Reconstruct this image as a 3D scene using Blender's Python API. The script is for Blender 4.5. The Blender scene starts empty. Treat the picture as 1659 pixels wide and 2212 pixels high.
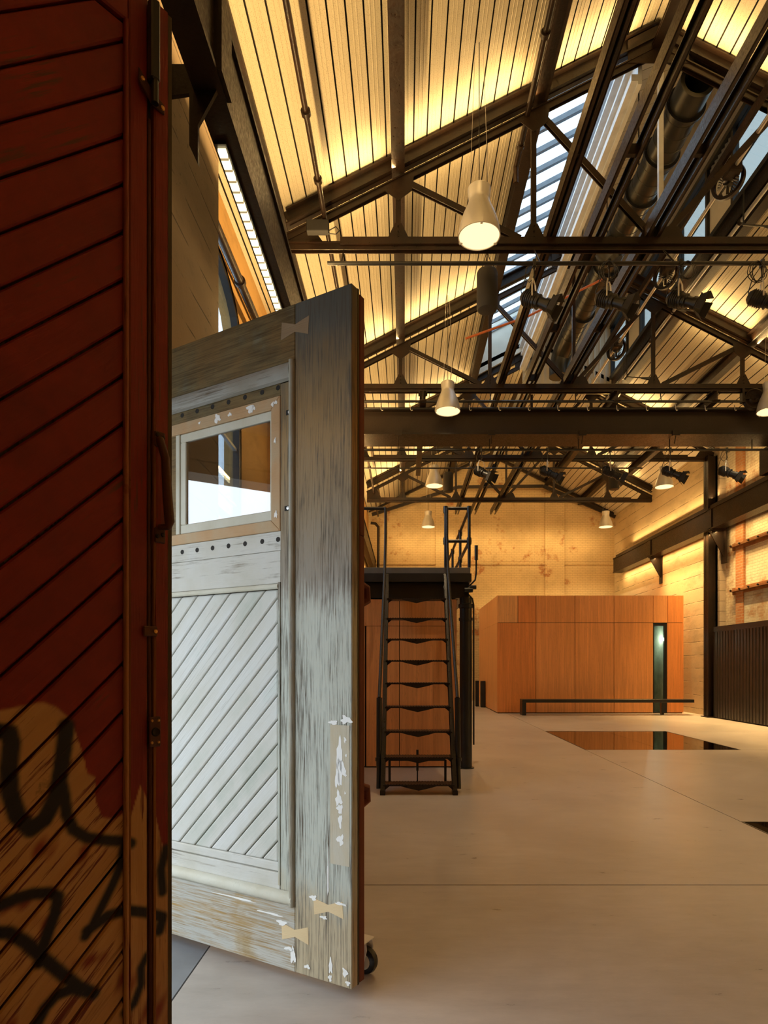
import bpy, bmesh, math, random
from mathutils import Vector, Matrix
random.seed(7)
R = math.radians
SC = bpy.context.scene
COL = SC.collection

# ------------------------------------------------------------------ camera
cam_d = bpy.data.cameras.new('camera'); cam = bpy.data.objects.new('camera', cam_d); COL.objects.link(cam)
cam.location = (0, 0, 1.5); cam.rotation_euler = (R(90), 0, 0)
cam_d.sensor_fit = 'HORIZONTAL'; cam_d.sensor_width = 36; cam_d.lens = 36*1330/1659
cam_d.shift_x = -45.5/1659; cam_d.shift_y = 334/1659; cam_d.clip_start = .05; cam_d.clip_end = 400
SC.camera = cam
# ------------------------------------------------------------------ world and exposure
SKY = 3.7
w = bpy.data.worlds.new('world'); SC.world = w; w.use_nodes = True
bg = w.node_tree.nodes['Background']; bg.inputs[0].default_value = (.80, .90, 1.0, 1); bg.inputs[1].default_value = SKY
SC.view_settings.view_transform = 'Standard'; SC.view_settings.look = 'None'
SC.view_settings.exposure = 0.0; SC.view_settings.gamma = 1; SC.view_settings.use_curve_mapping = False
SC.cycles.max_bounces = 7; SC.cycles.diffuse_bounces = 5; SC.cycles.transparent_max_bounces = 8
SC.cycles.sample_clamp_indirect = 4; SC.cycles.caustics_reflective = False; SC.cycles.caustics_refractive = False
SC.cycles.use_denoising = True
WARM = (1.0, .62, .23)
E_RAFTER, E_EAVE, E_WALL, E_PEND = 56.0, 400.0, 240.0, 270.0

def area(name, loc, direction, along, length, width, power, color=WARM, spread=180):
    l = bpy.data.lights.new(name, 'AREA'); l.shape = 'RECTANGLE'; l.size = length; l.size_y = width
    l.energy = power; l.color = color; l.spread = R(spread)
    o = bpy.data.objects.new(name, l); COL.objects.link(o)
    z = -Vector(direction).normalized(); x = Vector(along); x = (x - z*x.dot(z)).normalized(); y = z.cross(x)
    m = Matrix((x, y, z)).transposed().to_4x4(); m.translation = Vector(loc); o.matrix_world = m
    return o

XL, XR, YB, YF = -1.9, 9.3, 27.3, -3.0
XM = 3.73
S = .505
def zdeck(x): return 9.15 + S*(x if x <= XM else 2*XM - x)
TRUSS_Y = [9.11, 13.8, 18.4, 23.0]
LY0, LY1, LX0, LX1, LXU = 9.25, 18.25, 2.07, 6.14, 3.5

# strip lights standing on the bottom flanges of the rafters and washing the roof deck
for ty in TRUSS_Y + [4.46]:
    for side in (0, 1):
        for k, dy in enumerate((-.14, .14)):
            spans = [(-1.0, 1.9)]
            if (ty < 10 and dy < 0) or (ty > 18 and dy > 0): spans.append((2.2, 3.5))
            for (a, b) in spans:
                mx = (a + b)/2
                z = zdeck(mx) - .30
                xx = mx if side == 0 else 2*XM - mx
                sl = S if side == 0 else -S
                n = Vector((-sl, 0, 1)).normalized(); tilt = Vector((0, 1.0 if dy > 0 else -1.0, 0))
                area('rafter_strip_light', (xx, ty + dy, z), n + tilt*1.1, (1, 0, sl), (b - a)*1.12, .03, E_RAFTER*(b - a)/3.2)
# strips on top of both crane runway girders, washing the eaves
area('eave_strip_light', (-1.36, 11.5, 6.32), (.12, 0, 1), (0, 1, 0), 27, .04, E_EAVE*2.2)
area('eave_strip_light', (9.12, 12, 6.5), (-.25, 0, 1), (0, 1, 0), 26, .04, E_EAVE*.62)
# strips below the runway girders, washing the walls
area('wall_strip_light', (9.05, 15, 5.42), (.22, 0, -1), (0, 1, 0), 22, .04, E_WALL)
area('wall_strip_light', (-1.5, 16.4, 5.40), (-1, 0, -.25), (0, 1, 0), 19.5, .04, E_WALL*.40)
area('wall_strip_light', (8.9, 12, 5.44), (0, 0, -1), (0, 1, 0), 20, .04, 650, spread=70)
# wash of the gable wall, hidden on top of the timber room
area('gable_strip_light', (5.9, 26.3, 3.9), (0, .5, 1), (1, 0, 0), 5.5, .05, 45)
area('gable_strip_light', (4.0, 26.4, 7.2), (0, .8, -1), (1, 0, 0), 9, .05, 75)

# ------------------------------------------------------------------ mesh helpers
class MB:
    def __init__(s): s.v = []; s.f = []; s.m = []
    def add(s, vs, fs, mi=0):
        o = len(s.v); s.v += [tuple(v) for v in vs]; s.f += [tuple(i + o for i in f) for f in fs]; s.m += [mi]*len(fs); return s
    def box(s, x0, x1, y0, y1, z0, z1, mi=0):
        vs = [(x, y, z) for z in (z0, z1) for y in (y0, y1) for x in (x0, x1)]
        return s.add(vs, [(0, 2, 3, 1), (4, 5, 7, 6), (0, 1, 5, 4), (2, 6, 7, 3), (0, 4, 6, 2), (1, 3, 7, 5)], mi)
    def bar(s, p0, p1, wd, ht, up=(0, 0, 1), mi=0, off=(0, 0)):
        p0 = Vector(p0); p1 = Vector(p1); d = (p1 - p0).normalized(); up = Vector(up)
        sd = d.cross(up)
        if sd.length < 1e-4: sd = d.cross(Vector((0, 1, 0)))
        sd.normalize(); u = sd.cross(d)
        vs = []
        for p in (p0, p1):
            for a, b in ((-1, -1), (1, -1), (1, 1), (-1, 1)):
                vs.append(p + sd*(a*wd/2 + off[0]) + u*(b*ht/2 + off[1]))
        return s.add(vs, [(0, 1, 2, 3), (7, 6, 5, 4), (0, 4, 5, 1), (1, 5, 6, 2), (2, 6, 7, 3), (3, 7, 4, 0)], mi)
    def tube(s, pts, r, n=10, mi=0, caps=True):
        pts = [Vector(p) for p in pts]; rings = []; prev = None
        for i, p in enumerate(pts):
            if i == 0: t = pts[1] - p
            elif i == len(pts) - 1: t = p - pts[i-1]
            else: t = (pts[i+1] - p).normalized() + (p - pts[i-1]).normalized()
            t.normalize()
            if prev is None:
                a = t.cross(Vector((0, 0, 1)))
                if a.length < .01: a = t.cross(Vector((1, 0, 0)))
            else: a = prev - t*prev.dot(t)
            a.normalize(); prev = a; b = t.cross(a)
            rr = r[i] if isinstance(r, (list, tuple)) else r
            rings.append([p + a*rr*math.cos(2*math.pi*k/n) + b*rr*math.sin(2*math.pi*k/n) for k in range(n)])
        vs = [v for q in rings for v in q]; fs = []
        for i in range(len(rings) - 1):
            for k in range(n):
                k2 = (k + 1) % n; fs.append((i*n + k, i*n + k2, (i+1)*n + k2, (i+1)*n + k))
        if caps: fs.append(tuple(range(n))[::-1]); fs.append(tuple((len(rings) - 1)*n + k for k in range(n)))
        return s.add(vs, fs, mi)
    def lathe(s, prof, c=(0, 0, 0), axis=(0, 0, 1), n=28, mi=0, closed=False):
        ax = Vector(axis).normalized(); a = ax.cross(Vector((0, 1, 0)))
        if a.length < .01: a = ax.cross(Vector((1, 0, 0)))
        a.normalize(); b = ax.cross(a); c = Vector(c); vs = []; fs = []
        for r_, h in prof:
            for k in range(n):
                t = 2*math.pi*k/n; vs.append(c + ax*h + a*r_*math.cos(t) + b*r_*math.sin(t))
        m = len(prof)
        for i in range(m - 1 + (1 if closed else 0)):
            j = (i + 1) % m
            for k in range(n):
                k2 = (k + 1) % n; fs.append((i*n + k, i*n + k2, j*n + k2, j*n + k))
        return s.add(vs, fs, mi)
    def prism(s, poly, d, mi=0):
        # poly: list of 3D points in one plane; d: extrusion vector
        n = len(poly); d = Vector(d); vs = [Vector(p) for p in poly] + [Vector(p) + d for p in poly]
        return s.add(vs, [tuple(range(n))[::-1], tuple(range(n, 2*n))] + [(k, (k+1) % n, n + (k+1) % n, n + k) for k in range(n)], mi)
    def build(s, name, mat, parent=None, smooth=False, bevel=0, origin=None, seg=1):
        me = bpy.data.meshes.new(name)
        vs = s.v
        if origin is None and parent is not None and parent.get('_w'): origin = parent.location
        if origin is not None:
            o_ = Vector(origin); vs = [Vector(v) - o_ for v in vs]
        me.from_pydata(vs, [], s.f)
        mats = mat if isinstance(mat, (list, tuple)) else [mat]
        for m in mats: me.materials.append(m)
        if len(mats) > 1: me.polygons.foreach_set('material_index', s.m)
        bm = bmesh.new(); bm.from_mesh(me); bmesh.ops.recalc_face_normals(bm, faces=bm.faces); bm.to_mesh(me); bm.free()
        if smooth:
            me.shade_smooth(); me.set_sharp_from_angle(angle=R(38))
        o = bpy.data.objects.new(name, me); COL.objects.link(o)
        if parent is not None: o.parent = parent
        elif origin is not None: o.location = origin
        if bevel:
            b = o.modifiers.new('bevel', 'BEVEL'); b.width = bevel; b.segments = seg; b.limit_method = 'ANGLE'
        return o
def tag(o, label=None, cat=None, group=None, kind=None):
    if label: o['label'] = label
    if cat: o['category'] = cat
    if group: o['group'] = group
    if kind: o['kind'] = kind
    return o
def thing(name, label, cat, loc=(0, 0, 0), rot=(0, 0, 0), group=None, world=True):
    o = bpy.data.objects.new(name, None); COL.objects.link(o); o.location = loc; o.rotation_euler = rot
    o.empty_display_size = .1
    if world: o['_w'] = 1            # children are given in world coordinates
    return tag(o, label, cat, group)
def struct(o, label=None): o['kind'] = 'structure'; return o
def dup(root, loc, rot=None, label=None):
    def cp(o, par):
        c = o.copy(); COL.objects.link(c)
        if par is not None: c.parent = par
        for ch in list(o.children): cp(ch, c)
        return c
    r = cp(root, None); r.location = loc
    if rot is not None: r.rotation_euler = rot
    if label: r['label'] = label
    return r

# ------------------------------------------------------------------ materials
class NT:
    def __init__(s, name):
        s.m = bpy.data.materials.new(name); s.m.use_nodes = True; s.t = s.m.node_tree; s.b = s.t.nodes['Principled BSDF']
        s.tc = None
    def n(s, typ, **kw):
        nd = s.t.nodes.new(typ)
        for k, v in kw.items():
            if k.startswith('_'): setattr(nd, k[1:], v)
            else: s.put(nd, k, v)
        return nd
    def put(s, nd, k, v):
        k = int(k[1:]) if k[0] == 'i' and k[1:].isdigit() else k.replace('_', ' ')
        if hasattr(v, 'is_output'): s.t.links.new(v, nd.inputs[k])
        else: nd.inputs[k].default_value = v
    def set(s, **kw):
        for k, v in kw.items(): s.put(s.b, k, v)
        return s
    def coord(s, scale=(1, 1, 1), rot=(0, 0, 0), loc=(0, 0, 0)):
        if s.tc is None: s.tc = s.n('ShaderNodeTexCoord')
        return s.n('ShaderNodeMapping', Vector=s.tc.outputs['Object'], Scale=scale, Rotation=rot, Location=loc).outputs[0]
    def noise(s, vec, scale=1., detail=4., rough=.55, dist=0.):
        return s.n('ShaderNodeTexNoise', Vector=vec, Scale=scale, Detail=detail, Roughness=rough, Distortion=dist).outputs[0]
    def ramp(s, fac, stops):
        nd = s.n('ShaderNodeValToRGB', Fac=fac); e = nd.color_ramp.elements
        while len(e) < len(stops): e.new(.5)
        for el, (p, c) in zip(e, stops): el.position = p; el.color = (*c, 1) if len(c) == 3 else c
        return nd.outputs[0]
    def rng(s, fac, a, b, c=0., d=1.):
        return s.n('ShaderNodeMapRange', Value=fac, From_Min=a, From_Max=b, To_Min=c, To_Max=d).outputs[0]
    def mix(s, fac, a, b, typ='MIX'):
        nd = s.n('ShaderNodeMix', _data_type='RGBA', _blend_type=typ)
        def cc(v): return (*v, 1) if isinstance(v, tuple) and len(v) == 3 else v
        s.put(nd, 'i0', fac); s.put(nd, 'i6', cc(a)); s.put(nd, 'i7', cc(b)); return nd.outputs[2]
    def math(s, op, a, b=0.):
        nd = s.n('ShaderNodeMath', _operation=op); s.put(nd, 'i0', a); s.put(nd, 'i1', b); return nd.outputs[0]
    def bump(s, h, strength=.3, dist=.01):
        nb = s.n('ShaderNodeBump', Height=h, Strength=strength, Distance=dist); s.t.links.new(nb.outputs[0], s.b.inputs['Normal']); return s

def paint(name, col, rough=.5, metal=0., var=.25, sc=3., bump=.1, bsc=60., spec=None):
    t = NT(name); c = t.coord()
    nz = t.noise(c, sc, 5)
    lo = tuple(x*(1 - var) for x in col); hi = tuple(min(1, x*(1 + var)) for x in col)
    t.set(Base_Color=t.ramp(nz, [(.3, lo), (.7, hi)]), Roughness=rough, Metallic=metal)
    if spec is not None: t.set(Specular_IOR_Level=spec)
    t.bump(t.noise(c, bsc, 3), bump, .004)
    return t.m
def emit(name, col, strength):
    t = NT(name); t.set(Base_Color=(*col, 1), Emission_Color=(*col, 1), Emission_Strength=strength); return t.m
def glass(name, tint=(.9, .95, .97), refl=.08, rough=.02):
    m = bpy.data.materials.new(name); m.use_nodes = True; t = m.node_tree; t.nodes.clear()
    o = t.nodes.new('ShaderNodeOutputMaterial'); mx = t.nodes.new('ShaderNodeMixShader'); tr = t.nodes.new('ShaderNodeBsdfTransparent')
    gl = t.nodes.new('ShaderNodeBsdfGlossy'); fr = t.nodes.new('ShaderNodeLayerWeight'); fr.inputs['Blend'].default_value = .5
    pw = t.nodes.new('ShaderNodeMath'); pw.operation = 'POWER'; pw.inputs[1].default_value = 4.0
    ad = t.nodes.new('ShaderNodeMath'); ad.operation = 'ADD'; ad.use_clamp = True; ad.inputs[1].default_value = refl
    tr.inputs[0].default_value = (*tint, 1); gl.inputs['Roughness'].default_value = rough; gl.inputs[0].default_value = (1, 1, 1, 1)
    t.links.new(fr.outputs['Facing'], pw.inputs[0]); t.links.new(pw.outputs[0], ad.inputs[0]); t.links.new(ad.outputs[0], mx.inputs[0]); t.links.new(tr.outputs[0], mx.inputs[1])
    t.links.new(gl.outputs[0], mx.inputs[2]); t.links.new(mx.outputs[0], o.inputs[0]); return m

# rusty dark steel
def steel_mat(name, col=(.009, .006, .0045), rust=(.026, .012, .005), rough=.42):
    t = NT(name); c = t.coord(); nz = t.noise(c, 2.2, 6, .65); fine = t.noise(c, 35, 4)
    t.set(Base_Color=t.ramp(nz, [(.35, col), (.75, rust)]), Roughness=t.rng(fine, .3, .7, rough - .12, rough + .15), Specular_IOR_Level=.3)
    t.bump(fine, .35, .006); return t.m
M_STEEL = steel_mat('dark_steel')
M_STEEL2 = steel_mat('brown_steel', (.010, .0065, .0045), (.032, .014, .006), .38)
M_BLACK = paint('black_paint', (.012, .012, .013), .35, 0, .3, 5, .05)
M_BLACKM = paint('matt_black', (.018, .017, .017), .7, 0, .2)
M_IRON = steel_mat('ladder_iron', (.016, .012, .010), (.032, .020, .014), .35)
M_ALU = paint('brushed_aluminium', (.74, .73, .71), .38, .55, .08, 2, .02, 200)
M_GALV = paint('galvanised_metal', (.62, .66, .70), .45, .2, .12, 6)
M_DUCT = paint('grey_duct', (.042, .042, .037), .33, .5, .2, 4)
M_COPPER = paint('orange_pipe_paint', (.50, .13, .04), .45, 0, .2, 6)
M_BRASS = paint('brass', (.6, .33, .10), .35, .8)
M_CREAM = paint('cream_metal', (.66, .62, .52), .45, 0, .06)
M_GLASS = glass('clear_glass', (.86, .93, .97), .03)
M_CLER = glass('dimmed_clerestory_glass', (.42, .46, .46), .03)  # tint put in to dim the bright sky behind the panes
M_DOORGLASS = glass('door_pane_glass', (.70, .72, .74), .22, .004)
M_FLOORGLASS = glass('walk_on_glass', (.25, .27, .25), .04, .02)
M_BOXGLASS = glass('dark_door_glass', (.45, .52, .46), .05)

# perforated roof deck
def deck_mat():
    t = NT('perforated_deck')
    c = t.coord((1, 1, 1)); v = t.n('ShaderNodeTexVoronoi', Vector=c, Scale=70.).outputs[0]
    hole = t.rng(v, .18, .30)
    big = t.noise(t.coord((3, .4, 3)), 1, 3)
    base = t.ramp(big, [(.3, (.47, .42, .31)), (.7, (.52, .47, .36))])
    t.set(Base_Color=t.mix(hole, (.26, .23, .17), base), Roughness=.5, Metallic=.0)
    return t.m
M_DECK = deck_mat()
M_GROOVE = paint('groove_black', (.015, .012, .01), .8)

def brick_mat(name, plane, paintc=(.64, .49, .27), brick=(.42, .16, .05), cover=.5, scale=1.0, bw=.225, rh=.078, painted=True, thr=(.55, .62)):
    t = NT(name); tc = t.n('ShaderNodeTexCoord'); sp = t.n('ShaderNodeSeparateXYZ', Vector=tc.outputs['Object'])
    cb = t.n('ShaderNodeCombineXYZ', X=sp.outputs[1 if plane == 'y' else 0], Y=sp.outputs[2])
    t.tc = tc
    br = t.n('ShaderNodeTexBrick', Vector=cb.outputs[0], Scale=scale, Color1=(1, 1, 1, 1), Color2=(.62, .62, .62, 1), Mortar=(.1, .1, .1, 1))
    br.inputs['Mortar Size'].default_value = .007; br.inputs['Brick Width'].default_value = bw; br.inputs['Row Height'].default_value = rh
    br.inputs['Mortar Smooth'].default_value = .3
    c = t.coord(); big = t.noise(c, .55, 6, .68); mid = t.noise(c, 3.5, 6, .7)
    wear = t.rng(t.math('ADD', t.math('MULTIPLY', big, .62), t.math('MULTIPLY', mid, .38)), thr[0], thr[1])
    pc = t.ramp(t.noise(c, 1.3, 5, .6), [(.25, tuple(x*.80 for x in paintc)), (.5, paintc), (.75, tuple(min(1, x*1.12) for x in paintc))])
    bc = t.mix(br.outputs[0], tuple(x*.5 for x in brick), brick)
    raw = t.mix(br.outputs[1], bc, (.38, .30, .20))
    pm = t.mix(t.math('MULTIPLY', br.outputs[1], .55), pc, (.30, .22, .13))
    t.set(Base_Color=t.mix(wear, pm, raw), Roughness=.8)
    h = t.math('SUBTRACT', t.math('MULTIPLY', t.noise(c, 30, 3), .3), br.outputs[1])
    t.bump(h, .5, .012); return t.m
M_BACK = brick_mat('painted_brick_gable', 'x')
M_BRICKR = brick_mat('painted_brick_side', 'y', (.62, .56, .42), (.38, .17, .07), thr=(.49, .60))
M_PIER = brick_mat('bare_brick_pier', 'y', (.45, .27, .13), (.42, .17, .06), thr=(.38, .5))
def boards_mat(name, col, plane='y', hh=.42, dark=.35):
    t = NT(name); c = t.coord(); tc = t.tc
    sp = t.n('ShaderNodeSeparateXYZ', Vector=tc.outputs['Object'])
    zz = t.math('ADD', sp.outputs[2], t.math('MULTIPLY', t.noise(t.coord((.4, .4, .4)), 1, 2), .06))
    fr = t.math('FRACT', t.math('DIVIDE', zz, hh))
    line = t.math('MULTIPLY', t.rng(t.math('ABSOLUTE', t.math('SUBTRACT', fr, .5)), .012, .03, 1, 0), t.rng(t.noise(c, 2.3, 4), .4, .5))
    nz = t.noise(t.coord((.6, .6, 1.6)), 1.2, 7, .68); fine = t.noise(c, 14, 5, .7)
    base = t.ramp(nz, [(.25, tuple(x*.55 for x in col)), (.48, col), (.75, tuple(min(1, x*1.15) for x in col))])
    spots = t.rng(fine, .64, .70, 0, .8)
    t.set(Base_Color=t.mix(line, t.mix(spots, base, tuple(x*.42 for x in col)), tuple(x*dark for x in col)), Roughness=.8)
    t.bump(t.math('SUBTRACT', t.math('MULTIPLY', fine, .5), line), .5, .012); return t.m
M_BOARD = boards_mat('board_marked_wall', (.60, .48, .29))
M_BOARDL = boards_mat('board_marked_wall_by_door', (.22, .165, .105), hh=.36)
M_OCHRE = boards_mat('ochre_peeling_plaster', (.60, .36, .13), hh=2.4)

def floor_mat(name='polished_concrete', a=(.35, .31, .27), b=(.57, .515, .455)):
    t = NT(name); c = t.coord(); n1 = t.noise(c, .55, 6, .6, .5); n2 = t.noise(t.coord((1, 3, 1)), 3, 6, .7); n3 = t.noise(c, 60, 2)
    f = t.math('ADD', t.math('MULTIPLY', n1, .6), t.math('MULTIPLY', n2, .4))
    base = t.ramp(f, [(.32, a), (.66, b)])
    sp = t.rng(t.noise(c, 45, 2, .5), .74, .77, 0, .35)
    t.set(Base_Color=t.mix(sp, base, (.62, .58, .52)), Roughness=t.rng(n2, .3, .7, .26, .42), Specular_IOR_Level=.5)
    t.bump(n3, .04, .002); return t.m
M_FLOOR = floor_mat()
M_PLATE = paint('grey_threshold_plate', (.27, .28, .29), .45, .2, .15, 3, .05)

def ply_mat(name, col=(.72, .32, .115), axis='z', seedloc=(0, 0, 0)):
    t = NT(name)
    g = t.noise(t.coord((22, 22, .7), loc=seedloc), 1, 6, .65, .6); f = t.noise(t.coord((90, 90, 9), loc=seedloc), 1, 4, .6)
    base = t.ramp(g, [(.3, tuple(x*.80 for x in col)), (.7, tuple(min(1, x*1.18) for x in col))])
    fl = t.rng(f, .60, .68, 0, .55)
    t.set(Base_Color=t.mix(fl, base, tuple(x*.58 for x in col)), Roughness=.38, Specular_IOR_Level=.4); return t.m
M_PLY = ply_mat('douglas_plywood')
M_PLYL = ply_mat('pale_plywood', (.76, .40, .16), seedloc=(3, 3, 1))
M_PLYR = ply_mat('reddish_plywood', (.68, .26, .08), seedloc=(1, 5, 2))

def weathered(name, cols, wood, rot=0., along='x', wear=(.55, .68), grainy=.5, sc=1., darken=.5, zones=None):
    # paint over softwood; grain runs along local x (or z)
    t = NT(name)
    s_f = (3.5, 110, 110) if along == 'x' else (110, 110, 3.5)
    s_w = (1.2, 12, 12) if along == 'x' else (12, 12, 1.2)
    if rot:
        base = t.coord(rot=(0, rot, 0))
        fine = t.noise(t.n('ShaderNodeMapping', Vector=base, Scale=s_f).outputs[0], 1.3, 5, .6, .25)
        wave = t.noise(t.n('ShaderNodeMapping', Vector=base, Scale=s_w).outputs[0], 1, 5, .65, 1.2)
        plank = t.noise(t.n('ShaderNodeMapping', Vector=base, Scale=(.15, 12, 12) if along == 'x' else (12, 12, .15)).outputs[0], 1, 1, .5)
    else:
        fine = t.noise(t.coord(s_f), 1.3, 5, .6, .25); wave = t.noise(t.coord(s_w), 1, 5, .65, 1.2)
        plank = t.noise(t.coord((1, 1, 1)), 5, 2)
    big = t.noise(t.coord((1.6, 1.6, 1.1)), 1.6, 6, .65, .3)
    pc = t.ramp(t.math('ADD', t.math('MULTIPLY', big, .6), t.math('MULTIPLY', plank, .4)), [(.30, cols[0]), (.46, cols[1]), (.58, cols[2]), (.72, cols[3])])
    zc = None
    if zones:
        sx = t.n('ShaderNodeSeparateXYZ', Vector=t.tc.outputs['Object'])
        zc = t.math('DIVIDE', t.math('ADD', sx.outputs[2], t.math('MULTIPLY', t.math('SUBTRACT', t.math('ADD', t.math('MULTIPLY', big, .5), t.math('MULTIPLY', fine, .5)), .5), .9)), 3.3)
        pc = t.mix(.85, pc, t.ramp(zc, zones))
    wc = t.ramp(wave, [(.3, tuple(x*darken for x in wood)), (.7, wood)])
    f = t.math('ADD', t.math('MULTIPLY', fine, grainy), t.math('MULTIPLY', t.math('ADD', t.math('MULTIPLY', big, .5), t.math('MULTIPLY', wave, .5)), 1 - grainy))
    t.set(Base_Color=t.mix(t.rng(f, wear[0], wear[1]), pc, wc), Roughness=.72, Specular_IOR_Level=.3)
    t.bump(t.math('ADD', t.math('MULTIPLY', fine, .6), t.math('MULTIPLY', wave, .5)), .45, .006); return t.m
GREYS = [(.42, .45, .38), (.56, .55, .49), (.60, .60, .56), (.52, .58, .53)]
STILE = [(.26, .22, .15), (.40, .37, .28), (.44, .44, .38), (.34, .39, .33)]
M_GPLANK = weathered('grey_green_plank_paint', GREYS, (.36, .34, .29), rot=R(-45), along='x', wear=(.56, .72))
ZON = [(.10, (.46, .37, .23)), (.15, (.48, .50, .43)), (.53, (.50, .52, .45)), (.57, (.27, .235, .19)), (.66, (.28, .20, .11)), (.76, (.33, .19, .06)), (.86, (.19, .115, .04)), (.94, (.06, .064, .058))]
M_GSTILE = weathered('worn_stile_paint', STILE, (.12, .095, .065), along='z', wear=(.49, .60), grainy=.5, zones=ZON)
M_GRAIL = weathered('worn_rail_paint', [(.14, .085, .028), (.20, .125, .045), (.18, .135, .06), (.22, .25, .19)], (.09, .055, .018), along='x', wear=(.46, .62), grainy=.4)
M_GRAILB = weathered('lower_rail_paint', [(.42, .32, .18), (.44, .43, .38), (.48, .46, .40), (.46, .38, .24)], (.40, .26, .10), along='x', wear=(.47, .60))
M_GBOARD = weathered('plain_rail_paint', [(.46, .44, .36), (.54, .52, .45), (.58, .57, .52), (.52, .52, .46)], (.26, .22, .16), along='x', wear=(.53, .62), grainy=.3)
M_GMOULD = weathered('grey_moulding_paint', [(.22, .19, .14), (.30, .28, .23), (.34, .33, .29), (.26, .24, .18)], (.14, .10, .06), along='x', wear=(.52, .64))
M_GMOULDV = weathered('grey_upright_moulding_paint', [(.28, .24, .16), (.36, .33, .25), (.42, .41, .35), (.30, .27, .20)], (.14, .10, .06), along='z', wear=(.52, .64))
M_GTRIM = weathered('pale_bead_paint', [(.46, .42, .30), (.56, .53, .42), (.60, .58, .48), (.54, .52, .42)], (.2, .15, .09), along='z', wear=(.60, .72))
M_GORANGE = weathered('orange_stripped_frame', [(.42, .24, .10), (.48, .30, .15), (.46, .34, .20), (.56, .50, .40)], (.66, .62, .52), along='x', wear=(.62, .66), grainy=.2, darken=.9)
M_KEY = weathered('new_pine_key', [(.62, .45, .24), (.66, .50, .28), (.68, .52, .30), (.62, .46, .25)], (.50, .32, .15), along='x', wear=(.6, .7))
M_FILL = paint('white_filler', (.80, .79, .75), .7, 0, .05)
M_HOLE = paint('hole_shade', (.02, .016, .012), .9)  # near-black that stands for the shade inside holes and slots
M_EDGE = weathered('door_edge_wood', [(.05, .035, .02), (.07, .05, .03), (.09, .075, .045), (.05, .04, .03)], (.14, .08, .035), along='z', wear=(.58, .7))
M_BACKRED = weathered('red_brown_back_paint', [(.14, .03, .012), (.16, .045, .02), (.12, .03, .015), (.16, .06, .03)], (.2, .11, .05), along='z', wear=(.6, .7))

# red paint with graffiti held in a colour attribute (r = bare tan paint, g = black spray)
def red_mat(name, rot=0., along='z'):
    t = NT(name)
    s_f = (3, 70, 70) if along == 'x' else (70, 70, 3); s_w = (1.2, 16, 16) if along == 'x' else (16, 16, 1.2)
    b = t.coord(rot=(0, rot, 0))
    fine = t.noise(t.n('ShaderNodeMapping', Vector=b, Scale=s_f).outputs[0], 1.5, 5, .65, .2)
    wave = t.noise(t.n('ShaderNodeMapping', Vector=b, Scale=s_w).outputs[0], 1, 5, .65, .6)
    big = t.noise(t.coord(), 4.5, 6, .68)
    at = t.n('ShaderNodeAttribute', _attribute_name='spray'); sp = t.n('ShaderNodeSeparateColor', Color=at.outputs['Color'])
    red = t.ramp(big, [(.3, (.14, .0065, .0025)), (.7, (.24, .014, .005))])
    scr = t.math('MULTIPLY', t.rng(fine, .52, .60), t.rng(t.math('ADD', t.math('MULTIPLY', big, .6), t.math('MULTIPLY', wave, .4)), .53, .60))
    red = t.mix(t.math('MULTIPLY', scr, .75), red, (.06, .03, .01))
    tan = t.ramp(wave, [(.3, (.42, .22, .08)), (.65, (.50, .30, .125))])
    tan = t.mix(t.math('MULTIPLY', t.rng(fine, .54, .60), t.rng(wave, .42, .52)), tan, (.13, .02, .008))
    tan = t.mix(t.rng(big, .62, .66, 0, .7), tan, (.12, .08, .03))
    c = t.mix(sp.outputs[0], red, tan)
    c = t.mix(t.math('MULTIPLY', sp.outputs[1], t.rng(fine, .80, .66)), c, (.003, .003, .003))
    t.set(Base_Color=c, Roughness=.5, Specular_IOR_Level=.4)
    t.bump(t.math('ADD', t.math('MULTIPLY', fine, .6), t.math('MULTIPLY', wave, .5)), .4, .005); return t.m
M_REDP = red_mat('red_plank_paint', R(-45), 'x')
M_REDS = red_mat('red_stile_paint', 0, 'z')

# ------------------------------------------------------------------ floor
fl = MB(); g = .012; T = -.2
xs = [-6, -1.05, 3.25, 14]; ys = [-3.2, 3.9, 4.23, 11.1, 14.3, 28]
def slab(x0, x1, y0, y1): fl.box(x0 + g/2, x1 - g/2, y0 + g/2, y1 - g/2, T, 0)
slab(-2.6, -1.05, 3.9, 28); slab(-1.05, 3.25, 4.23, 28); slab(-1.05, 3.25, -3.2, 4.23)
slab(3.25, 10, 14.32, 28); slab(6.06, 10, 11.1, 14.32); slab(3.25, 10, 5.96, 11.1)
slab(3.25, 10, -3.2, 3.4); slab(5.2, 10, 3.4, 5.96)
fl.box(-2.6, 10, -3.2, 28, -1.3, -1.2)
for (a, b, c, d) in ((3.25, 6.06, 11.1, 14.32), (3.25, 5.2, 3.4, 5.96)):
    fl.box(a - .1, a, c - .1, d + .1, -1.2, T); fl.box(b, b + .1, c - .1, d + .1, -1.2, T)
    fl.box(a, b, c - .1, c, -1.2, T); fl.box(a, b, d, d + .1, -1.2, T)
struct(fl.build('floor', M_FLOOR))
struct(MB().box(-2.62, -1.055, -3.2, 3.895, -.2, -.004).build('trim_1', M_PLATE), 'plate')
struct(MB().box(-40, -2.62, -40, 60, -.25, -.02).build('ground_outside', floor_mat('outside_paving', (.42, .42, .42), (.5, .5, .5))))
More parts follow.
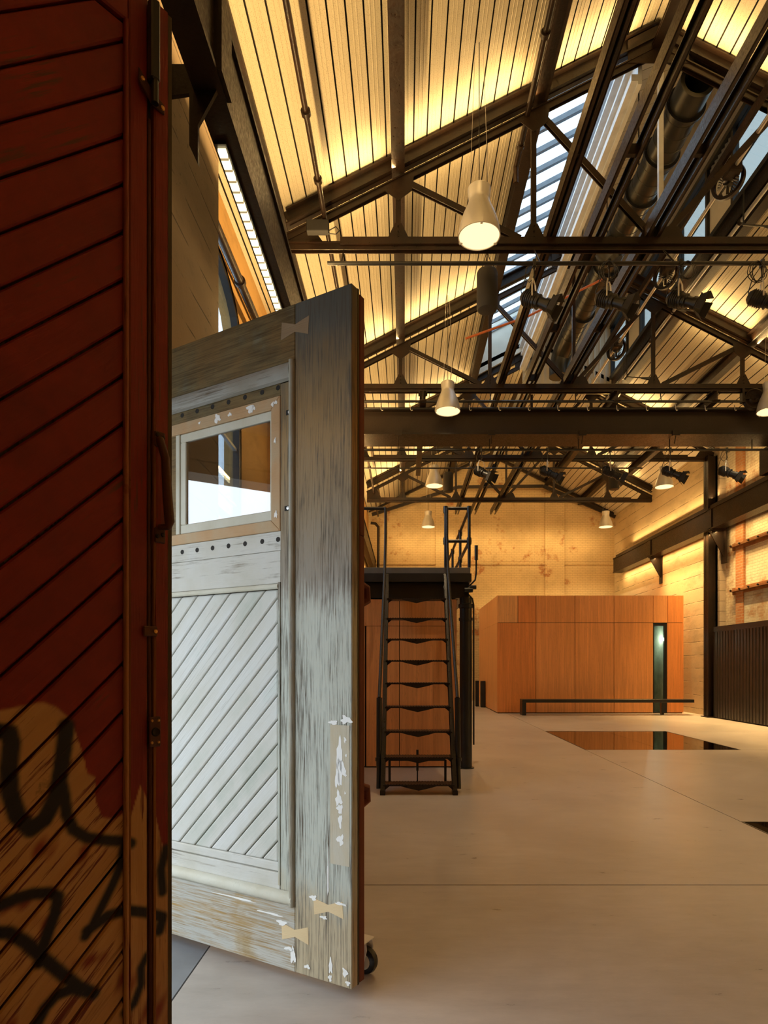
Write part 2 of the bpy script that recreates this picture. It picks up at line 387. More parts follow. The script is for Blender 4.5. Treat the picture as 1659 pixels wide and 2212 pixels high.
for i, (a, b, c, d, lab) in enumerate(((3.25, 6.06, 11.1, 14.32, 'large walk-on glass panel set flush in the concrete before the timber room'),
                                  (3.25, 5.2, 3.4, 5.96, 'corner of a second floor glass panel at the edge of the picture'))):
    gp = thing('glass_floor_panel', lab, 'floor glass', ((a + b)/2, (c + d)/2, 0))
    f = MB(); e = .02
    f.box(a + .003, b - .003, c + .003, c + e, -.06, 0).box(a + .003, b - .003, d - e, d - .003, -.06, 0).box(a + .003, a + e, c + e, d - e, -.06, 0).box(b - e, b - .003, c + e, d - e, -.06, 0)
    f.build('frame', M_BLACK, gp)
    nn = 2 if i == 0 else 1
    for k in range(nn):
        u0 = a + e + (b - a - 2*e)*k/nn; u1 = a + e + (b - a - 2*e)*(k + 1)/nn
        MB().box(u0 + .003, u1 - .003, c + e + .002, d - e - .002, -.03, -.002).build('glass_pane', M_FLOORGLASS, gp)

# ------------------------------------------------------------------ walls
def wall_rect(mb, axis, pos, th, u0, u1, z0, z1, mi=0):
    if axis == 'x': mb.box(min(pos, pos + th), max(pos, pos + th), u0, u1, z0, z1, mi)
    else: mb.box(u0, u1, min(pos, pos + th), max(pos, pos + th), z0, z1, mi)
# left wall: door opening y .04..3.72, z 0..3.3; pier; window recess
wl = MB()
wall_rect(wl, 'x', XL, -.5, YF - .3, -.02, -.2, 8.15); wall_rect(wl, 'x', XL, -.5, -.02, 3.76, 3.3, 8.15)
wall_rect(wl, 'x', XL, -.5, 3.76, 6.27, 0, 8.15)
wl.box(-2.62, -2.40, -.02, 3.76, 2.93, 8.15)
struct(wl.build('wall_left', M_BOARDL))
wo = MB()
# recess wall with arched window, built as strips around the arch
wy0, wy1, wz0, wz1 = 6.7, 9.35, 3.6, 6.35
wall_rect(wo, 'x', -2.5, -.25, 6.27, wy0, 0, 8.15); wall_rect(wo, 'x', -2.5, -.25, wy1, 28, 0, 8.15)
wall_rect(wo, 'x', -2.5, -.25, wy0, wy1, 0, wz0)
NA = 12; yc = (wy0 + wy1)/2; ra = (wy1 - wy0)/2
for k in range(NA):
    a0, a1 = math.pi*k/NA, math.pi*(k + 1)/NA
    ya, yb = yc + ra*math.cos(a0), yc + ra*math.cos(a1); za, zb = wz1 + .75*math.sin(a0), wz1 + .75*math.sin(a1)
    wo.prism([(-2.5, yb, zb), (-2.5, ya, za), (-2.5, ya, 8.15), (-2.5, yb, 8.15)], (-.25, 0, 0))
wo.box(-2.5, -1.95, 11.2, 14.6, 0, 8.15); wo.box(-2.5, -1.62, 14.6, 28, 0, 8.15)
struct(wo.build('wall_left.001', M_OCHRE))
struct(MB().box(-2.5, -1.6, 3.3, 3.76, 3.3, 3.34).build('trim_2', M_STEEL))
wn = thing('window_1', 'arched window in the ochre recess of the left wall', 'window', (-2.6, yc, wz0)); wn['kind'] = 'structure'
f = MB(); pts = [(-2.55, wy0, wz0), (-2.55, wy0, wz1)] + [(-2.55, yc - ra*math.cos(math.pi*k/NA), wz1 + .75*math.sin(math.pi*k/NA)) for k in range(1, NA)] + [(-2.55, wy1, wz1), (-2.55, wy1, wz0)]
for a, b in zip(pts, pts[1:] + pts[:1]): f.bar(a, b, .12, .10, (1, 0, 0))
f.build('frame', M_BLACK, wn)
f = MB().box(-2.58, -2.54, yc - .02, yc + .02, wz0, wz1 + .73)
for z in (3.9, 4.75, 5.55): f.box(-2.58, -2.54, wy0, wy1, z, z + .04)
f.build('glazing_bar', M_GALV, wn)
MB().prism([(-2.57, p[1], p[2]) for p in pts], (-.01, 0, 0)).build('pane', M_GLASS, wn)

wr = MB()
wall_rect(wr, 'x', 9.40, .4, YF - .3, 18.05, -.2, 8.4)
struct(wr.build('wall_right', M_BRICKR))
struct(MB().box(9.28, 9.9, 18.55, 28, -.2, 8.4).build('wall_right.001', M_BOARD))
struct(MB().box(9.22, 9.9, 18.05, 18.55, -.2, 8.4).build('trim_3', boards_mat('grey_pier', (.40, .33, .25), hh=.3)))
struct(MB().box(9.34, 9.40, 17.0, 17.4, 2.6, 8.3).build('trim_4', M_PIER))
wb = MB(); wb.prism([(XL - .7, YB, -.2), (XR + .6, YB, -.2), (XR + .6, YB, zdeck(XR + .6) + .3), (XM, YB, zdeck(XM) + .3), (XL - .7, YB, zdeck(XL - .7) + .3)], (0, .4, 0))
wb.box(6.2, 7.05, YB - .07, YB, 0, 9.2).box(1.35, 2.25, YB - .05, YB, 0, 9.6)
wb.box(7.05, 9.3, YB - .04, YB, 6.02, 6.10).box(XL, 6.2, YB - .04, YB, 6.02, 6.10)
struct(wb.build('wall_back', M_BACK))
wf = MB(); wf.prism([(XL - .7, YF, -.2), (XR + .6, YF, -.2), (XR + .6, YF, zdeck(XR + .6) + .3), (XM, YF, zdeck(XM) + .3), (XL - .7, YF, zdeck(XL - .7) + .3)], (0, -.3, 0))
struct(wf.build('wall_front', M_BACK))

# ------------------------------------------------------------------ roof deck
def deck(mb, x0, x1, y0, y1, flip):
    # ribbed sheet between x0 and x1 of the left slope (mirrored to the right slope when flip)
    P = .197; gw = .02; pr = []
    k = math.floor((x0 - .114)/P)
    x = x0; pr.append((x0, 0, 0))
    while True:
        gx = .114 + P*k; k += 1
        if gx <= x0 + .03: continue
        if gx >= x1 - .03: break
        for rx in (gx - P + .07, gx - P + .12):
            if rx > pr[-1][0] + .01: pr += [(rx, 0, 0), (rx + .004, -.004, 0), (rx + .014, -.004, 0), (rx + .018, 0, 0)]
        pr += [(gx, 0, 0), (gx + .002, .045, 1), (gx + gw - .002, .045, 1), (gx + gw, 0, 0)]
    pr.append((x1, 0, 0))
    def pt(x, dz, y):
        X = x if not flip else 2*XM - x
        return (X, y, 9.15 + S*x + dz)
    for a, b in zip(pr, pr[1:]):
        mi = 1 if (a[2] or b[2]) else 0  # dark backing in the deck gaps, also standing for shade their depth lacks
        mb.add([pt(a[0], a[1], y0), pt(b[0], b[1], y0), pt(b[0], b[1], y1), pt(a[0], a[1], y1)], [(0, 1, 2, 3)], mi)
    mb.prism([pt(x0, .08, y0), pt(x1, .08, y0), pt(x1, .2, y0), pt(x0, .2, y0)], (0, y1 - y0, 0), 1)
XE = -2.6
for (a, b, y0, y1, fl_) in ((XE, LX0, YF - .3, YB + .1, 0), (LX0, XM, YF - .3, LY0, 0), (LX0, XM, LY1, YB + .1, 0),
                        (-2.6, 2*XM - LX1, YF - .3, YB + .1, 1), (2*XM - LX1, XM, YF - .3, LY0, 1), (2*XM - LX1, XM, LY1, YB + .1, 1)):
    m_ = MB(); deck(m_, a, b, y0, y1, fl_); struct(m_.build('ceiling', [M_DECK, M_GROOVE]))

# roof monitor: glazed slope, upstand, inner roof, clerestory, end walls
Zg0, Zg1 = 11.25, 12.0
sk = thing('window_2', 'long glazed rooflight with many cross bars', 'rooflight', (2.8, 13.7, 11.6)); sk['kind'] = 'structure'
MB().prism([(LX0, LY0, Zg0 + .02), (LXU, LY0, Zg1 + .02), (LXU, LY0, Zg1 + .03), (LX0, LY0, Zg0 + .03)], (0, LY1 - LY0, 0)).build('pane', M_GLASS, sk)
nb = 17; gb = None
for k in range(nb + 1):
    y = LY0 + (LY1 - LY0)*k/nb
    if gb is None:
        gb = MB().bar((LX0, 0, Zg0 - .06), (LXU, 0, Zg1 - .06), .08, .09).build('glazing_bar', paint('blue_grey_bar', (.20, .23, .26), .45), sk, origin=sk.location)
        gb.location = (0, y, 0)
        gb.location = (0, y, 0)
    else:
        c_ = gb.copy(); COL.objects.link(c_); c_.location = (0, y, 0)
mo = MB()
mo.box(LX0 - .08, LX0, LY0, LY1, 10.15, Zg0 + .05)
struct(mo.build('wall_monitor', M_CREAM))
ups = MB().box(LXU, LXU + .06, LY0, LY1, 10.25, Zg1 + .1)
struct(ups.build('wall_monitor.001', M_GALV))
rl = MB()
for z, d, h in ((10.30, .10, .10), (10.72, .07, .06), (10.95, .12, .05), (11.3, .07, .06), (11.72, .1, .08)):
    rl.box(LXU - d, LXU, LY0, LY1, z, z + h)
struct(rl.build('trim_5', M_GALV))
mr = MB()
for k in range(40):
    y0 = LY0 + (LY1 - LY0)*k/40; y1 = LY0 + (LY1 - LY0)*(k + 1)/40 - .015
    mr.prism([(LXU, y0, 12.05), (LX1 + .1, y0, 13.2), (LX1 + .1, y0, 13.24), (LXU, y0, 12.09)], (0, y1 - y0, 0))
mr.prism([(LXU, LY0, 12.12), (LX1 + .1, LY0, 13.27), (LX1 + .1, LY0, 13.4), (LXU, LY0, 12.25)], (0, LY1 - LY0, 0))
struct(mr.build('ceiling_monitor', M_CREAM))
M_CORR = M_CREAM
def corr(mb, p0, p1, z0, z1, n):
    # corrugated sheet from p0 to p1 (xy) between heights
    d = Vector((p1[0] - p0[0], p1[1] - p0[1], 0)); L = d.length; d.normalize(); nn = Vector((-d.y, d.x, 0)); vs = []; fs = []
    for i in range(n*4 + 1):
        u = L*i/(n*4); off = .018*math.sin(i*math.pi/2)
        q = Vector((p0[0], p0[1], 0)) + d*u + nn*off
        vs += [(q.x, q.y, z0), (q.x, q.y, z1)]
    for i in range(n*4): fs.append((2*i, 2*i + 2, 2*i + 3, 2*i + 1))
    mb.add(vs, fs)
    q0 = Vector((*p0, 0)); q1 = Vector((*p1, 0)); e = nn*(-.05)
    mb.prism([(q0.x + e.x, q0.y + e.y, z0), (q1.x + e.x, q1.y + e.y, z0), (q1.x + e.x, q1.y + e.y, z1), (q0.x + e.x, q0.y + e.y, z1)], nn*(-.03))
cw = MB(); corr(cw, (LX1, LY0), (LX1, LY1), 11.55, 13.25, 60); pass
for k in range(4):
    a = LY0 + k*2.25; corr(cw, (LX1, a), (LX1, a + .9), 10.1, 11.55, 7)
struct(cw.build('wall_monitor.002', M_CORR))
struct(MB().box(LX1 - .02, LX1 + .1, LY0, LY1, 9.75, 10.0).build('trim_7', M_STEEL))
for nm, yy in (('wall_monitor.003', LY0), ('wall_monitor.004', LY1)):
    ew = MB(); s_ = 1 if yy == LY1 else -1
    if s_ > 0: corr(ew, (LX1, LY1), (LXU, LY1), 9.6, 13.2, 16)
    ew.prism([(LX0, yy, 10.1), (XM, yy, 11.0), (LX1, yy, 9.7), (LX1 + .1, yy, 13.3), (LXU, yy, 12.2), (LX0, yy, Zg0 + .06)], (0, .08*s_, 0))
    struct(ew.build(nm, M_CREAM))
cl = thing('window_3', 'clerestory glazing on the far side of the roof monitor', 'window', (LX1, 13.7, 10.1)); cl['kind'] = 'structure'
f = MB()
for k in range(4):
    a = LY0 + k*2.25 + .9
    f.box(LX1 - .06, LX1 + .06, a, a + .08, 10.1, 11.55).box(LX1 - .06, LX1 + .06, a + 1.27, a + 1.35, 10.1, 11.55)
f.box(LX1 - .08, LX1 + .08, LY0, LY1, 10.0, 10.1).box(LX1 - .08, LX1 + .08, LY0, LY1, 11.5, 11.6).box(LX1 - .04, LX1 + .04, LY0, LY1, 10.75, 10.8)
f.build('frame', M_BLACK, cl)
for k in range(4):
    a = LY0 + k*2.25 + .98
    MB().box(LX1 - .005, LX1 + .005, a, a + 1.19, 10.1, 11.5).build('pane', M_CLER, cl)

# ------------------------------------------------------------------ roof trusses
ZT = 7.70   # tie beam centre
def rivets(mb, pts, r=.014):
    for p, ax in pts: mb.lathe([(0, -.012), (r*.7, -.010), (r, 0)], p, ax, 6)
def make_truss(ty, label, xa=-1.75):
    t = thing('roof_truss', label, 'roof truss', (XM, ty, ZT), group='roof trusses')
    XB = 2*XM + 1.75
    zc = lambda x: 8.0 + S*((x if x <= XM else 2*XM - x) + 1.75)
    for sgn in (1, -1):
        X = (lambda x: x) if sgn > 0 else (lambda x: 2*XM - x)
        a = xa if sgn > 0 else -1.75
        r = MB()
        p0 = (X(a), ty, zc(a)); p1 = (X(XM), ty, zc(XM))
        q = lambda p, dz: (p[0], p[1], p[2] + dz)
        # upper I beam
        r.bar(q(p0, .11), q(p1, .11), .025, .22).bar(q(p0, .22), q(p1, .22), .16, .022).bar(q(p0, .01), q(p1, .01), .16, .022)
        # lower pair of angles
        r.bar(q(p0, -.13), q(p1, -.13), .12, .02)
        for o_ in (-.035, .035): r.bar(q(p0, -.17), q(p1, -.17), .014, .10, off=(o_, 0))
        r.build('rafter', M_STEEL, t)
        d = MB(); s1 = MB()
        for x in (-.1, 1.9):
            pb = MB()
            pb.bar((X(x), ty - .025, ZT + .08), (X(x), ty - .025, zc(x) - .12), .075, .016, (0, 1, 0)).bar((X(x), ty + .025, ZT + .08), (X(x), ty + .025, zc(x) - .12), .075, .016, (0, 1, 0))
            pb.bar((X(x) - .03, ty, ZT + .08), (X(x) - .03, ty, zc(x) - .12), .012, .07, (0, 1, 0))
            pb.build('post', M_STEEL2, t)
            x2 = x + 1.9 if x < 0 else XM + .05
            db = MB(); db.bar((X(x + .08), ty - .03, zc(x) - .16), (X(x2 - .1), ty - .03, ZT + .12), .014, .085).bar((X(x + .08), ty + .03, zc(x) - .16), (X(x2 - .1), ty + .03, ZT + .12), .014, .085)
            db.bar((X(x + .08), ty, zc(x) - .12), (X(x2 - .1), ty, ZT + .16), .075, .012)
            db.build('brace', M_STEEL2, t)
            gp = MB(); sx = 1 if sgn > 0 else -1
            gp.prism([(X(x) - .24, ty - .045, zc(x) - .16 - S*.24*sx), (X(x) + .24, ty - .045, zc(x) - .16 + S*.24*sx), (X(x) + .20*1, ty - .045, zc(x) - .32), (X(x), ty - .045, zc(x) - .47), (X(x) - .2, ty - .045, zc(x) - .32)], (0, .012, 0))
            rivets(gp, [((X(x) + dx, ty - .047, zc(x) - .2 + S*dx*sx), (0, -1, 0)) for dx in (-.16, -.08, 0, .08, .16)])
            gp.build('gusset_plate', M_STEEL, t); gp = MB()
            gp.prism([(X(x) - .17, ty - .045, ZT + .08), (X(x) + .17, ty - .045, ZT + .08), (X(x) + .05, ty - .045, ZT + .33), (X(x) - .05, ty - .045, ZT + .33)], (0, .012, 0))
            rivets(gp, [((X(x), ty - .06, ZT + z), (0, -1, 0)) for z in (.12, .2, .28)])
            gp.build('gusset_plate', M_STEEL, t)
    kp = MB(); kp.bar((XM + .05, ty - .02, ZT + .08), (XM + .05, ty - .02, zc(XM) - .1), .07, .014, (0, 1, 0)).bar((XM + .05 - .03, ty, ZT + .08), (XM + .02, ty, zc(XM) - .1), .012, .06, (0, 1, 0))
    kp.build('king_post', M_GALV if ty < 10 else M_STEEL2, t)['label'] = 'king post coloured pale as if lit' if ty < 10 else 'dark king post'  # pale metal on the front post stands for the silvery light on it
    gp = MB().prism([(XM - .45, ty - .05, zc(XM) - .38), (XM + .45, ty - .05, zc(XM) - .38), (XM + .45, ty - .05, zc(XM) - .05), (XM, ty - .05, zc(XM) + .18), (XM - .45, ty - .05, zc(XM) - .05)], (0, .014, 0))
    MB().prism([(XM - .3, ty - .05, ZT + .06), (XM + .4, ty - .05, ZT + .06), (XM + .3, ty - .05, ZT + .28), (XM - .2, ty - .05, ZT + .28)], (0, .014, 0)).build('gusset_plate', M_STEEL, t)
    rivets(gp, [((XM + dx, ty - .052, zc(XM) - .3), (0, -1, 0)) for dx in (-.35, -.25, -.15, .15, .25, .35)])
    gp.build('gusset_plate', M_STEEL, t)
    tb = MB(); tb.box(xa, XB, ty - .07, ty + .07, ZT + .03, ZT + .05).box(xa, XB, ty - .05, ty - .035, ZT - .06, ZT + .03).box(xa, XB, ty + .035, ty + .05, ZT - .06, ZT + .03)
    tb.box(-.95, XB - .8, ty - .09, ty - .06, ZT + .0, ZT + .10)
    rivets(tb, [((x, ty - .052, ZT - .02), (0, -1, 0)) for x in (xa + .1, xa + .2, -.2, -.1, 0, 1.8, 1.9, 2.0)], .012)
    tb.build('tie_beam', M_STEEL2, t)
    en = MB().prism([(xa, ty - .03, ZT + .05), (xa + .55, ty - .03, ZT + .05), (xa + .35, ty - .03, zc(xa + .35) - .15), (xa, ty - .03, zc(xa) - .15)], (0, .014, 0))
    en.build('end_plate', M_STEEL, t); en = MB()
    en.prism([(XB, ty - .03, ZT + .05), (XB - .55, ty - .03, ZT + .05), (XB - .35, ty - .03, zc(XB - .35) - .15), (XB, ty - .03, zc(XB) - .15)], (0, .014, 0))
    en.build('end_plate', M_STEEL, t)
    return t
make_truss(9.11, 'dark riveted steel roof truss at the front end of the rooflight, frontmost of four')
make_truss(13.8, 'dark riveted steel roof truss crossing midway under the rooflight, above the deep crane girder')
make_truss(18.4, 'dark steel roof truss at the back end of the rooflight, seen below the crane girder', -1.6)
make_truss(23.0, 'dark steel roof truss closest to the gable wall, its tie beam above the ladder platform', -1.42)
# gable frame fixed to the back wall
gf = thing('gable_frame', 'dark steel angle frame following the slopes on the brick gable wall', 'steel frame', (3.7, 27.1, 8.1))
f = MB(); PP = [(-1.45, 26.95, 8.15), (2.3, 26.95, 9.36), (6.05, 26.95, 9.4), (9.2, 26.95, 8.05)]
MB().bar(PP[1], PP[2], .1, .12).build('collar', M_STEEL, gf)
for a, b in ((PP[0], PP[1]), (PP[2], PP[3])): MB().bar(a, b, .1, .13).build('rafter', M_STEEL, gf)
for a, b in (((-1.6, 27.15, 8.35), (XM, 27.15, 10.85)), ((XM, 27.15, 10.85), (9.2, 27.15, 8.25))): MB().bar(a, b, .14, .1).build('edge_angle', M_STEEL2, gf)

# purlins between the rafters
for x, lab in ((-.1, 'steel purlin low on the left roof slope, running the length of the hall'), (2.0, 'wide steel purlin along the left edge of the rooflight'),
               (XM, 'steel ridge purlin at the top of the roof'), (6.2, 'steel purlin along the right edge of the roof monitor'), (7.75, 'steel purlin low on the right roof slope')):
    z = zdeck(x)
    segs = [(YF, YB)] if x != XM else [(YF, LY0), (LY1, YB)]
    t = thing('purlin', lab, 'purlin', (x, 12, z - .2), group='roof purlins')
    for k, (a, b) in enumerate(segs):
        dz = .36 if x == XM else .03 if x < XM else .06
        p = MB().box(x - .012, x + .012, a, b, z - .30 - dz*.3, z - dz).box(x - .095, x + .095, a, b, z - .32 - dz*.3, z - .30 - dz*.3).box(x - .095, x + .095, a, b, z - dz - .02, z - dz)
        p.build('beam', M_STEEL2 if x in (-.1, 7.75) else M_STEEL, t)

# long beams laid on the tie beams
for x, wd, lab in ((2.14, .13, 'narrow dark double channel beam resting along the truss ties, leftmost of the three under the rooflight'),
              (2.80, .22, 'broad dark double channel beam resting along the truss ties, middle of the three under the rooflight'),
              (3.63, .20, 'dark double channel beam resting along the truss ties, rightmost of the three under the rooflight')):
    t = thing('runway_beam', lab, 'beam', (x, 12, 7.85), group='long beams on the truss ties')
    for s_ in (-1, 1):
        c_ = MB(); u = x + s_*wd/2
        c_.box(u - .008, u + .008, YF, 25.5, 7.80, 7.99).box(min(u, u - s_*.045), max(u, u - s_*.045), YF, 25.5, 7.80, 7.815).box(min(u, u - s_*.045), max(u, u - s_*.045), YF, 25.5, 7.975, 7.99)
        c_.build('channel', M_STEEL2, t)
    for k in range(14): MB().box(x - wd/2 + .01, x + wd/2 - .01, YF + .6 + k*2, YF + .66 + k*2, 7.83, 7.96).build('spacer', M_STEEL, t)
for x, lab in ((.4, 'short hoist beam slung under the truss ties near the first pendant row'), (4.7, 'short hoist beam slung under the truss ties beside the roof monitor'), (6.9, 'short hoist beam slung under the truss ties on the right half of the roof')):
    t = thing('hoist_beam', lab, 'beam', (x, 16, 7.45), group='short hoist beams')
    b_ = MB().box(x - .01, x + .01, 13.6, 19.0, 7.40, 7.60).box(x - .07, x + .07, 13.6, 19.0, 7.385, 7.405).box(x - .07, x + .07, 13.6, 19.0, 7.595, 7.615)
    b_.build('beam', M_STEEL2, t)
    for y_ in (13.7, 18.3): MB().box(x - .1, x + .1, y_, y_ + .2, 7.60, 7.64).build('clamp', M_STEEL, t)

# ------------------------------------------------------------------ pipes in the roof
def pipe(name, pts, r, mat, lab, cat='pipe', clamps=(), n=10):
    t = thing(name, lab, cat, pts[0])
    MB().tube(pts, r, n).build('pipe', mat, t, smooth=True)
    if clamps:
        for c in clamps:
            d = (Vector(pts[1]) - Vector(pts[0])).normalized()
            MB().lathe([(r, -.03), (r + .022, -.03), (r + .022, .03), (r, .03)], c, d, 12).build('coupling', M_STEEL, t, smooth=True)
    return t
pipe('sprinkler_pipe', [(-1.16, YF, 7.98), (-1.16, 26.5, 7.98)], .035, M_STEEL2, 'long dark pipe running up the left roof slope beside the wall', clamps=[(-1.16, y, 7.98) for y in (7.2, 8.2, 12, 16, 20, 24)])
pipe('sprinkler_pipe', [(1.80, YF, 9.62), (1.80, 10.0, 9.62), (1.80, 10.0, 9.35)], .04, M_STEEL2, 'dark pipe with a coupling beside the purlin left of the rooflight', clamps=[(1.80, y, 9.62) for y in (7.9, 9.6)])
pipe('steel_conduit', [(6.0, 5, 9.45), (6.0, 22, 9.45)], .035, M_GALV, 'bluish steel conduit under the right roof slope', clamps=[(6.0, y, 9.45) for y in (11, 15, 19)])
pipe('fire_pipe', [(5.05, 13.0, 10.25), (5.05, 19.5, 10.25)], .035, M_COPPER, 'orange pipe running lengthwise beside the roof duct', clamps=[(5.05, y, 10.25) for y in (15, 17)])
pipe('fire_pipe', [(1.2, 12.2, 8.0), (2.41, 12.2, 8.43), (3.9, 12.2, 9.17)], .022, M_COPPER, 'thin orange cross pipe passing under the rooflight')
# duct
du = thing('ventilation_duct', 'large round dark metal duct hung under the roof ridge', 'duct', (4.35, 12, 10.25))
prof = []
pts = [(4.38, 8.9, 10.27)] + [(4.38, 9.0 + .5*k, 10.27) for k in range(17)]
d = MB(); L = []
y = 9.5
while y < 16.3: L += [(.262, y), (.262, y + .22), (.268, y + .225), (.268, y + .235), (.262, y + .24)]; y += .24
d.lathe([(.20, 9.2), (.262, 9.2)] + L + [(0, y)], (4.38, 0, 10.27), (0, 1, 0), 30); d.build('duct_body', M_DUCT, du, smooth=True)
for yy in (9.6, 10.5, 11.4, 13.4, 15.2):
    c_ = MB().lathe([(.262, yy - .02), (.31, yy - .02), (.31, yy + .03), (.262, yy + .03)], (4.38, 0, 10.27), (0, 1, 0), 30)
    rivets(c_, [((4.38 + .29*math.cos(a), yy - .025, 10.27 + .29*math.sin(a)), (0, -1, 0)) for a in [k*math.pi/5 for k in range(10)]], .018)
    c_.build('flange', M_BLACK, du, smooth=True)
MB().tube([(4.38, 16.2, 10.27), (4.36, 16.6, 10.22), (4.30, 16.9, 10.05), (4.25, 17.0, 9.75), (4.25, 17.0, 9.5)], .27, 24).build('elbow', M_DUCT, du, smooth=True)
MB().lathe([(.25, 0), (.27, -.1), (.24, -.35), (.16, -.42), (0, -.42)], (4.1, 12.6, 10.15), (-.5, 0, .9), 20).build('branch_spout', M_DUCT, du, smooth=True)
h = MB()
for yy in (10.8, 14.2):
    for x_, z_ in ((4.1, 12.2), (4.66, 12.4)): MB().tube([(x_, yy, 10.3), (x_, yy, z_)], .012, 6).build('hanger', M_STEEL, du)
# gear line
ge = thing('line_shaft', 'old rusty line shaft with toothed wheels below the right side of the rooflight', 'line shaft', (5.2, 14, 9.4))
MB().tube([(5.2, 8.0, 9.38), (5.2, 18.2, 9.38)], .03, 12).build('shaft', M_ALU, ge, smooth=True)
MB().bar((5.05, 8, 9.55), (5.05, 18.2, 9.55), .05, .14).build('carrier_beam', M_STEEL2, ge)
def gear(c, r, th, nt, axis=(0, 1, 0)):
    m_ = MB(); ax = Vector(axis)
    m_.lathe([(r*.82, -th/2), (r, -th/2), (r, th/2), (r*.82, th/2)], c, axis, 40, closed=True)
    m_.lathe([(.03, -th*.7), (.07, -th*.7), (.07, th*.7), (.03, th*.7)], c, axis, 16)
    a = Vector((1, 0, 0)) if abs(ax.x) < .5 else Vector((0, 1, 0)); b = ax.cross(a)
    C = Vector(c)
    for k in range(5):
        t_ = 2*math.pi*k/5; d_ = a*math.cos(t_) + b*math.sin(t_); m_.bar(C + d_*.05, C + d_*r*.85, .03, th*.6, ax)
    for k in range(nt):
        t_ = 2*math.pi*k/nt; d_ = a*math.cos(t_) + b*math.sin(t_); m_.bar(C + d_*r*.98, C + d_*(r + .035), .016, th*.9, ax)
    return m_
for (yy, r_) in ((10.0, .26), (12.4, .26), (15.3, .26)):
    gear((5.25, yy, 9.38), r_, .07, 44, (.75, .6, .1)).build('gear_wheel', M_STEEL2, ge, smooth=True)
    MB().box(5.08, 5.3, yy - .35, yy - .12, 9.28, 9.5).build('gearbox', M_STEEL2, ge, bevel=.02)
    MB().tube([(5.55, yy + .1, 9.3), (5.55, yy + .1, 8.75), (5.95, yy + .1, 8.72)], .016, 8).tube([(5.9, yy + .1, 8.72), (6.12, yy + .1, 8.70)], [.02, .045], 10).build('crank_handle', M_BLACK, ge, smooth=True)

# ------------------------------------------------------------------ crane runway girders, columns, bridge girder
def runway(x0, x1, inner, lab, y0, y1, bracket_ys, wallx):
    t = thing('crane_runway_girder', lab, 'crane girder', ((x0 + x1)/2, 12, 5.48), group='crane runway girders')
    g_ = MB(); c = (x0 + x1)/2
    g_.box(x0, x1, y0, y1, 5.48, 5.52).box(x0, x1, y0, y1, 6.06, 6.10).box(c - .02, c + .02, y0, y1, 5.5, 6.08)
    fx = x0 if inner < 0 else x1
    g_.box(fx - .015 + (.04 if inner < 0 else -.04), fx + .015 + (.04 if inner < 0 else -.04), y0, y1, 5.5, 6.08)
    g_.build('girder', M_STEEL, t)
    MB().box(c - .05, c + .05, y0, y1, 6.10, 6.24).build('crane_rail', M_STEEL2, t)
    for b in bracket_ys:
        pl = MB(); pl.box(fx - .03 + (.03 if inner < 0 else -.03), fx + .03 + (.0 if inner < 0 else -.0), b - .12, b + .12, 5.5, 6.08)
        rv = []
        for dz in (.1, .22, .34, .46):
            for dy in (-.09, .09): rv.append(((fx, b + dy, 5.5 + dz), (inner, 0, 0)))
        rivets(pl, rv, .02); pl.build('splice_plate', M_STEEL, t)
    for b in bracket_ys:
        k = MB(); wx = wallx; tip = fx + (.02 if inner < 0 else -.02)
        if inner > 0: k.prism([(wx, b, 5.66), (x0, b, 5.66), (x0, b, 5.50), (x1 - .03, b, 5.50), (-1.43, b, 5.24), (-1.43, b, 4.97), (-1.49, b, 5.10), (-1.49, b, 5.46), (wx, b, 5.40)], (0, .03, 0))
        else: k.prism([(wx, b - .01, 5.48), (tip, b - .01, 5.48), (tip, b - .01, 5.40), (wx, b - .01, 4.62)], (0, .03, 0))
        if inner < 0: a_, b_ = sorted((wx, tip)); k.box(a_, b_, b - .14, b + .14, 5.44, 5.48).box(wx - .05, wx, b - .12, b + .12, 4.5, 5.46)
        k.build('bracket', M_STEEL, t)
    return t
runway(-1.46, -1.26, 1, 'dark steel crane girder along the left wall above the arched window', -2.9, 27.0, (4.25, 9.11, 13.8), -1.9)
runway(8.84, 9.2, -1, 'dark steel crane girder along the right wall above the dark cladding', -2.9, 26.2, (9.11, 13.8, 17.9, 22.3), 9.3)
def column(x, y, ztop, lab, r=.15):
    t = thing('steel_column', lab, 'column', (x, y, 0))
    MB().box(x - r, x + r, y - .012, y + .012, 0, ztop).box(x - r, x - r + .02, y - .14, y + .14, 0, ztop).box(x + r - .02, x + r, y - .14, y + .14, 0, ztop).build('shaft', M_STEEL, t)
    MB().box(x - r - .06, x + r + .02, y - .2, y + .2, 0, .03).build('base_plate', M_STEEL, t)
    return t
column(9.09, 18.3, 7.75, 'tall dark steel column against the right wall at the end of the dark cladding')

eb = thing('eave_beam', 'dark steel eave beam along the top of the left wall above the crane girder', 'beam', (-1.85, 12, 6.3))
MB().box(-1.89, -1.86, -2.9, 27, 7.3, 8.10).build('web', M_STEEL, eb)
MB().box(-1.89, -1.80, -2.9, 27, 7.27, 7.30).build('flange', M_STEEL, eb)
MB().box(-1.89, -1.76, -2.9, 27, 8.08, 8.11).build('flange', M_STEEL, eb)
pipe('wall_pipe', [(-2.25, 6.3, 6.75), (-2.25, 14.5, 6.75)], .055, M_STEEL2, 'thick dark pipe running across the ochre recess wall above the arched window', clamps=[(-2.25, y, 6.75) for y in (8.4, 10.5)])
pipe('wall_pipe', [(-2.42, 6.3, 7.05), (-2.42, 14.5, 7.05)], .03, M_STEEL, 'thin dark pipe behind the thick pipe on the ochre recess wall')
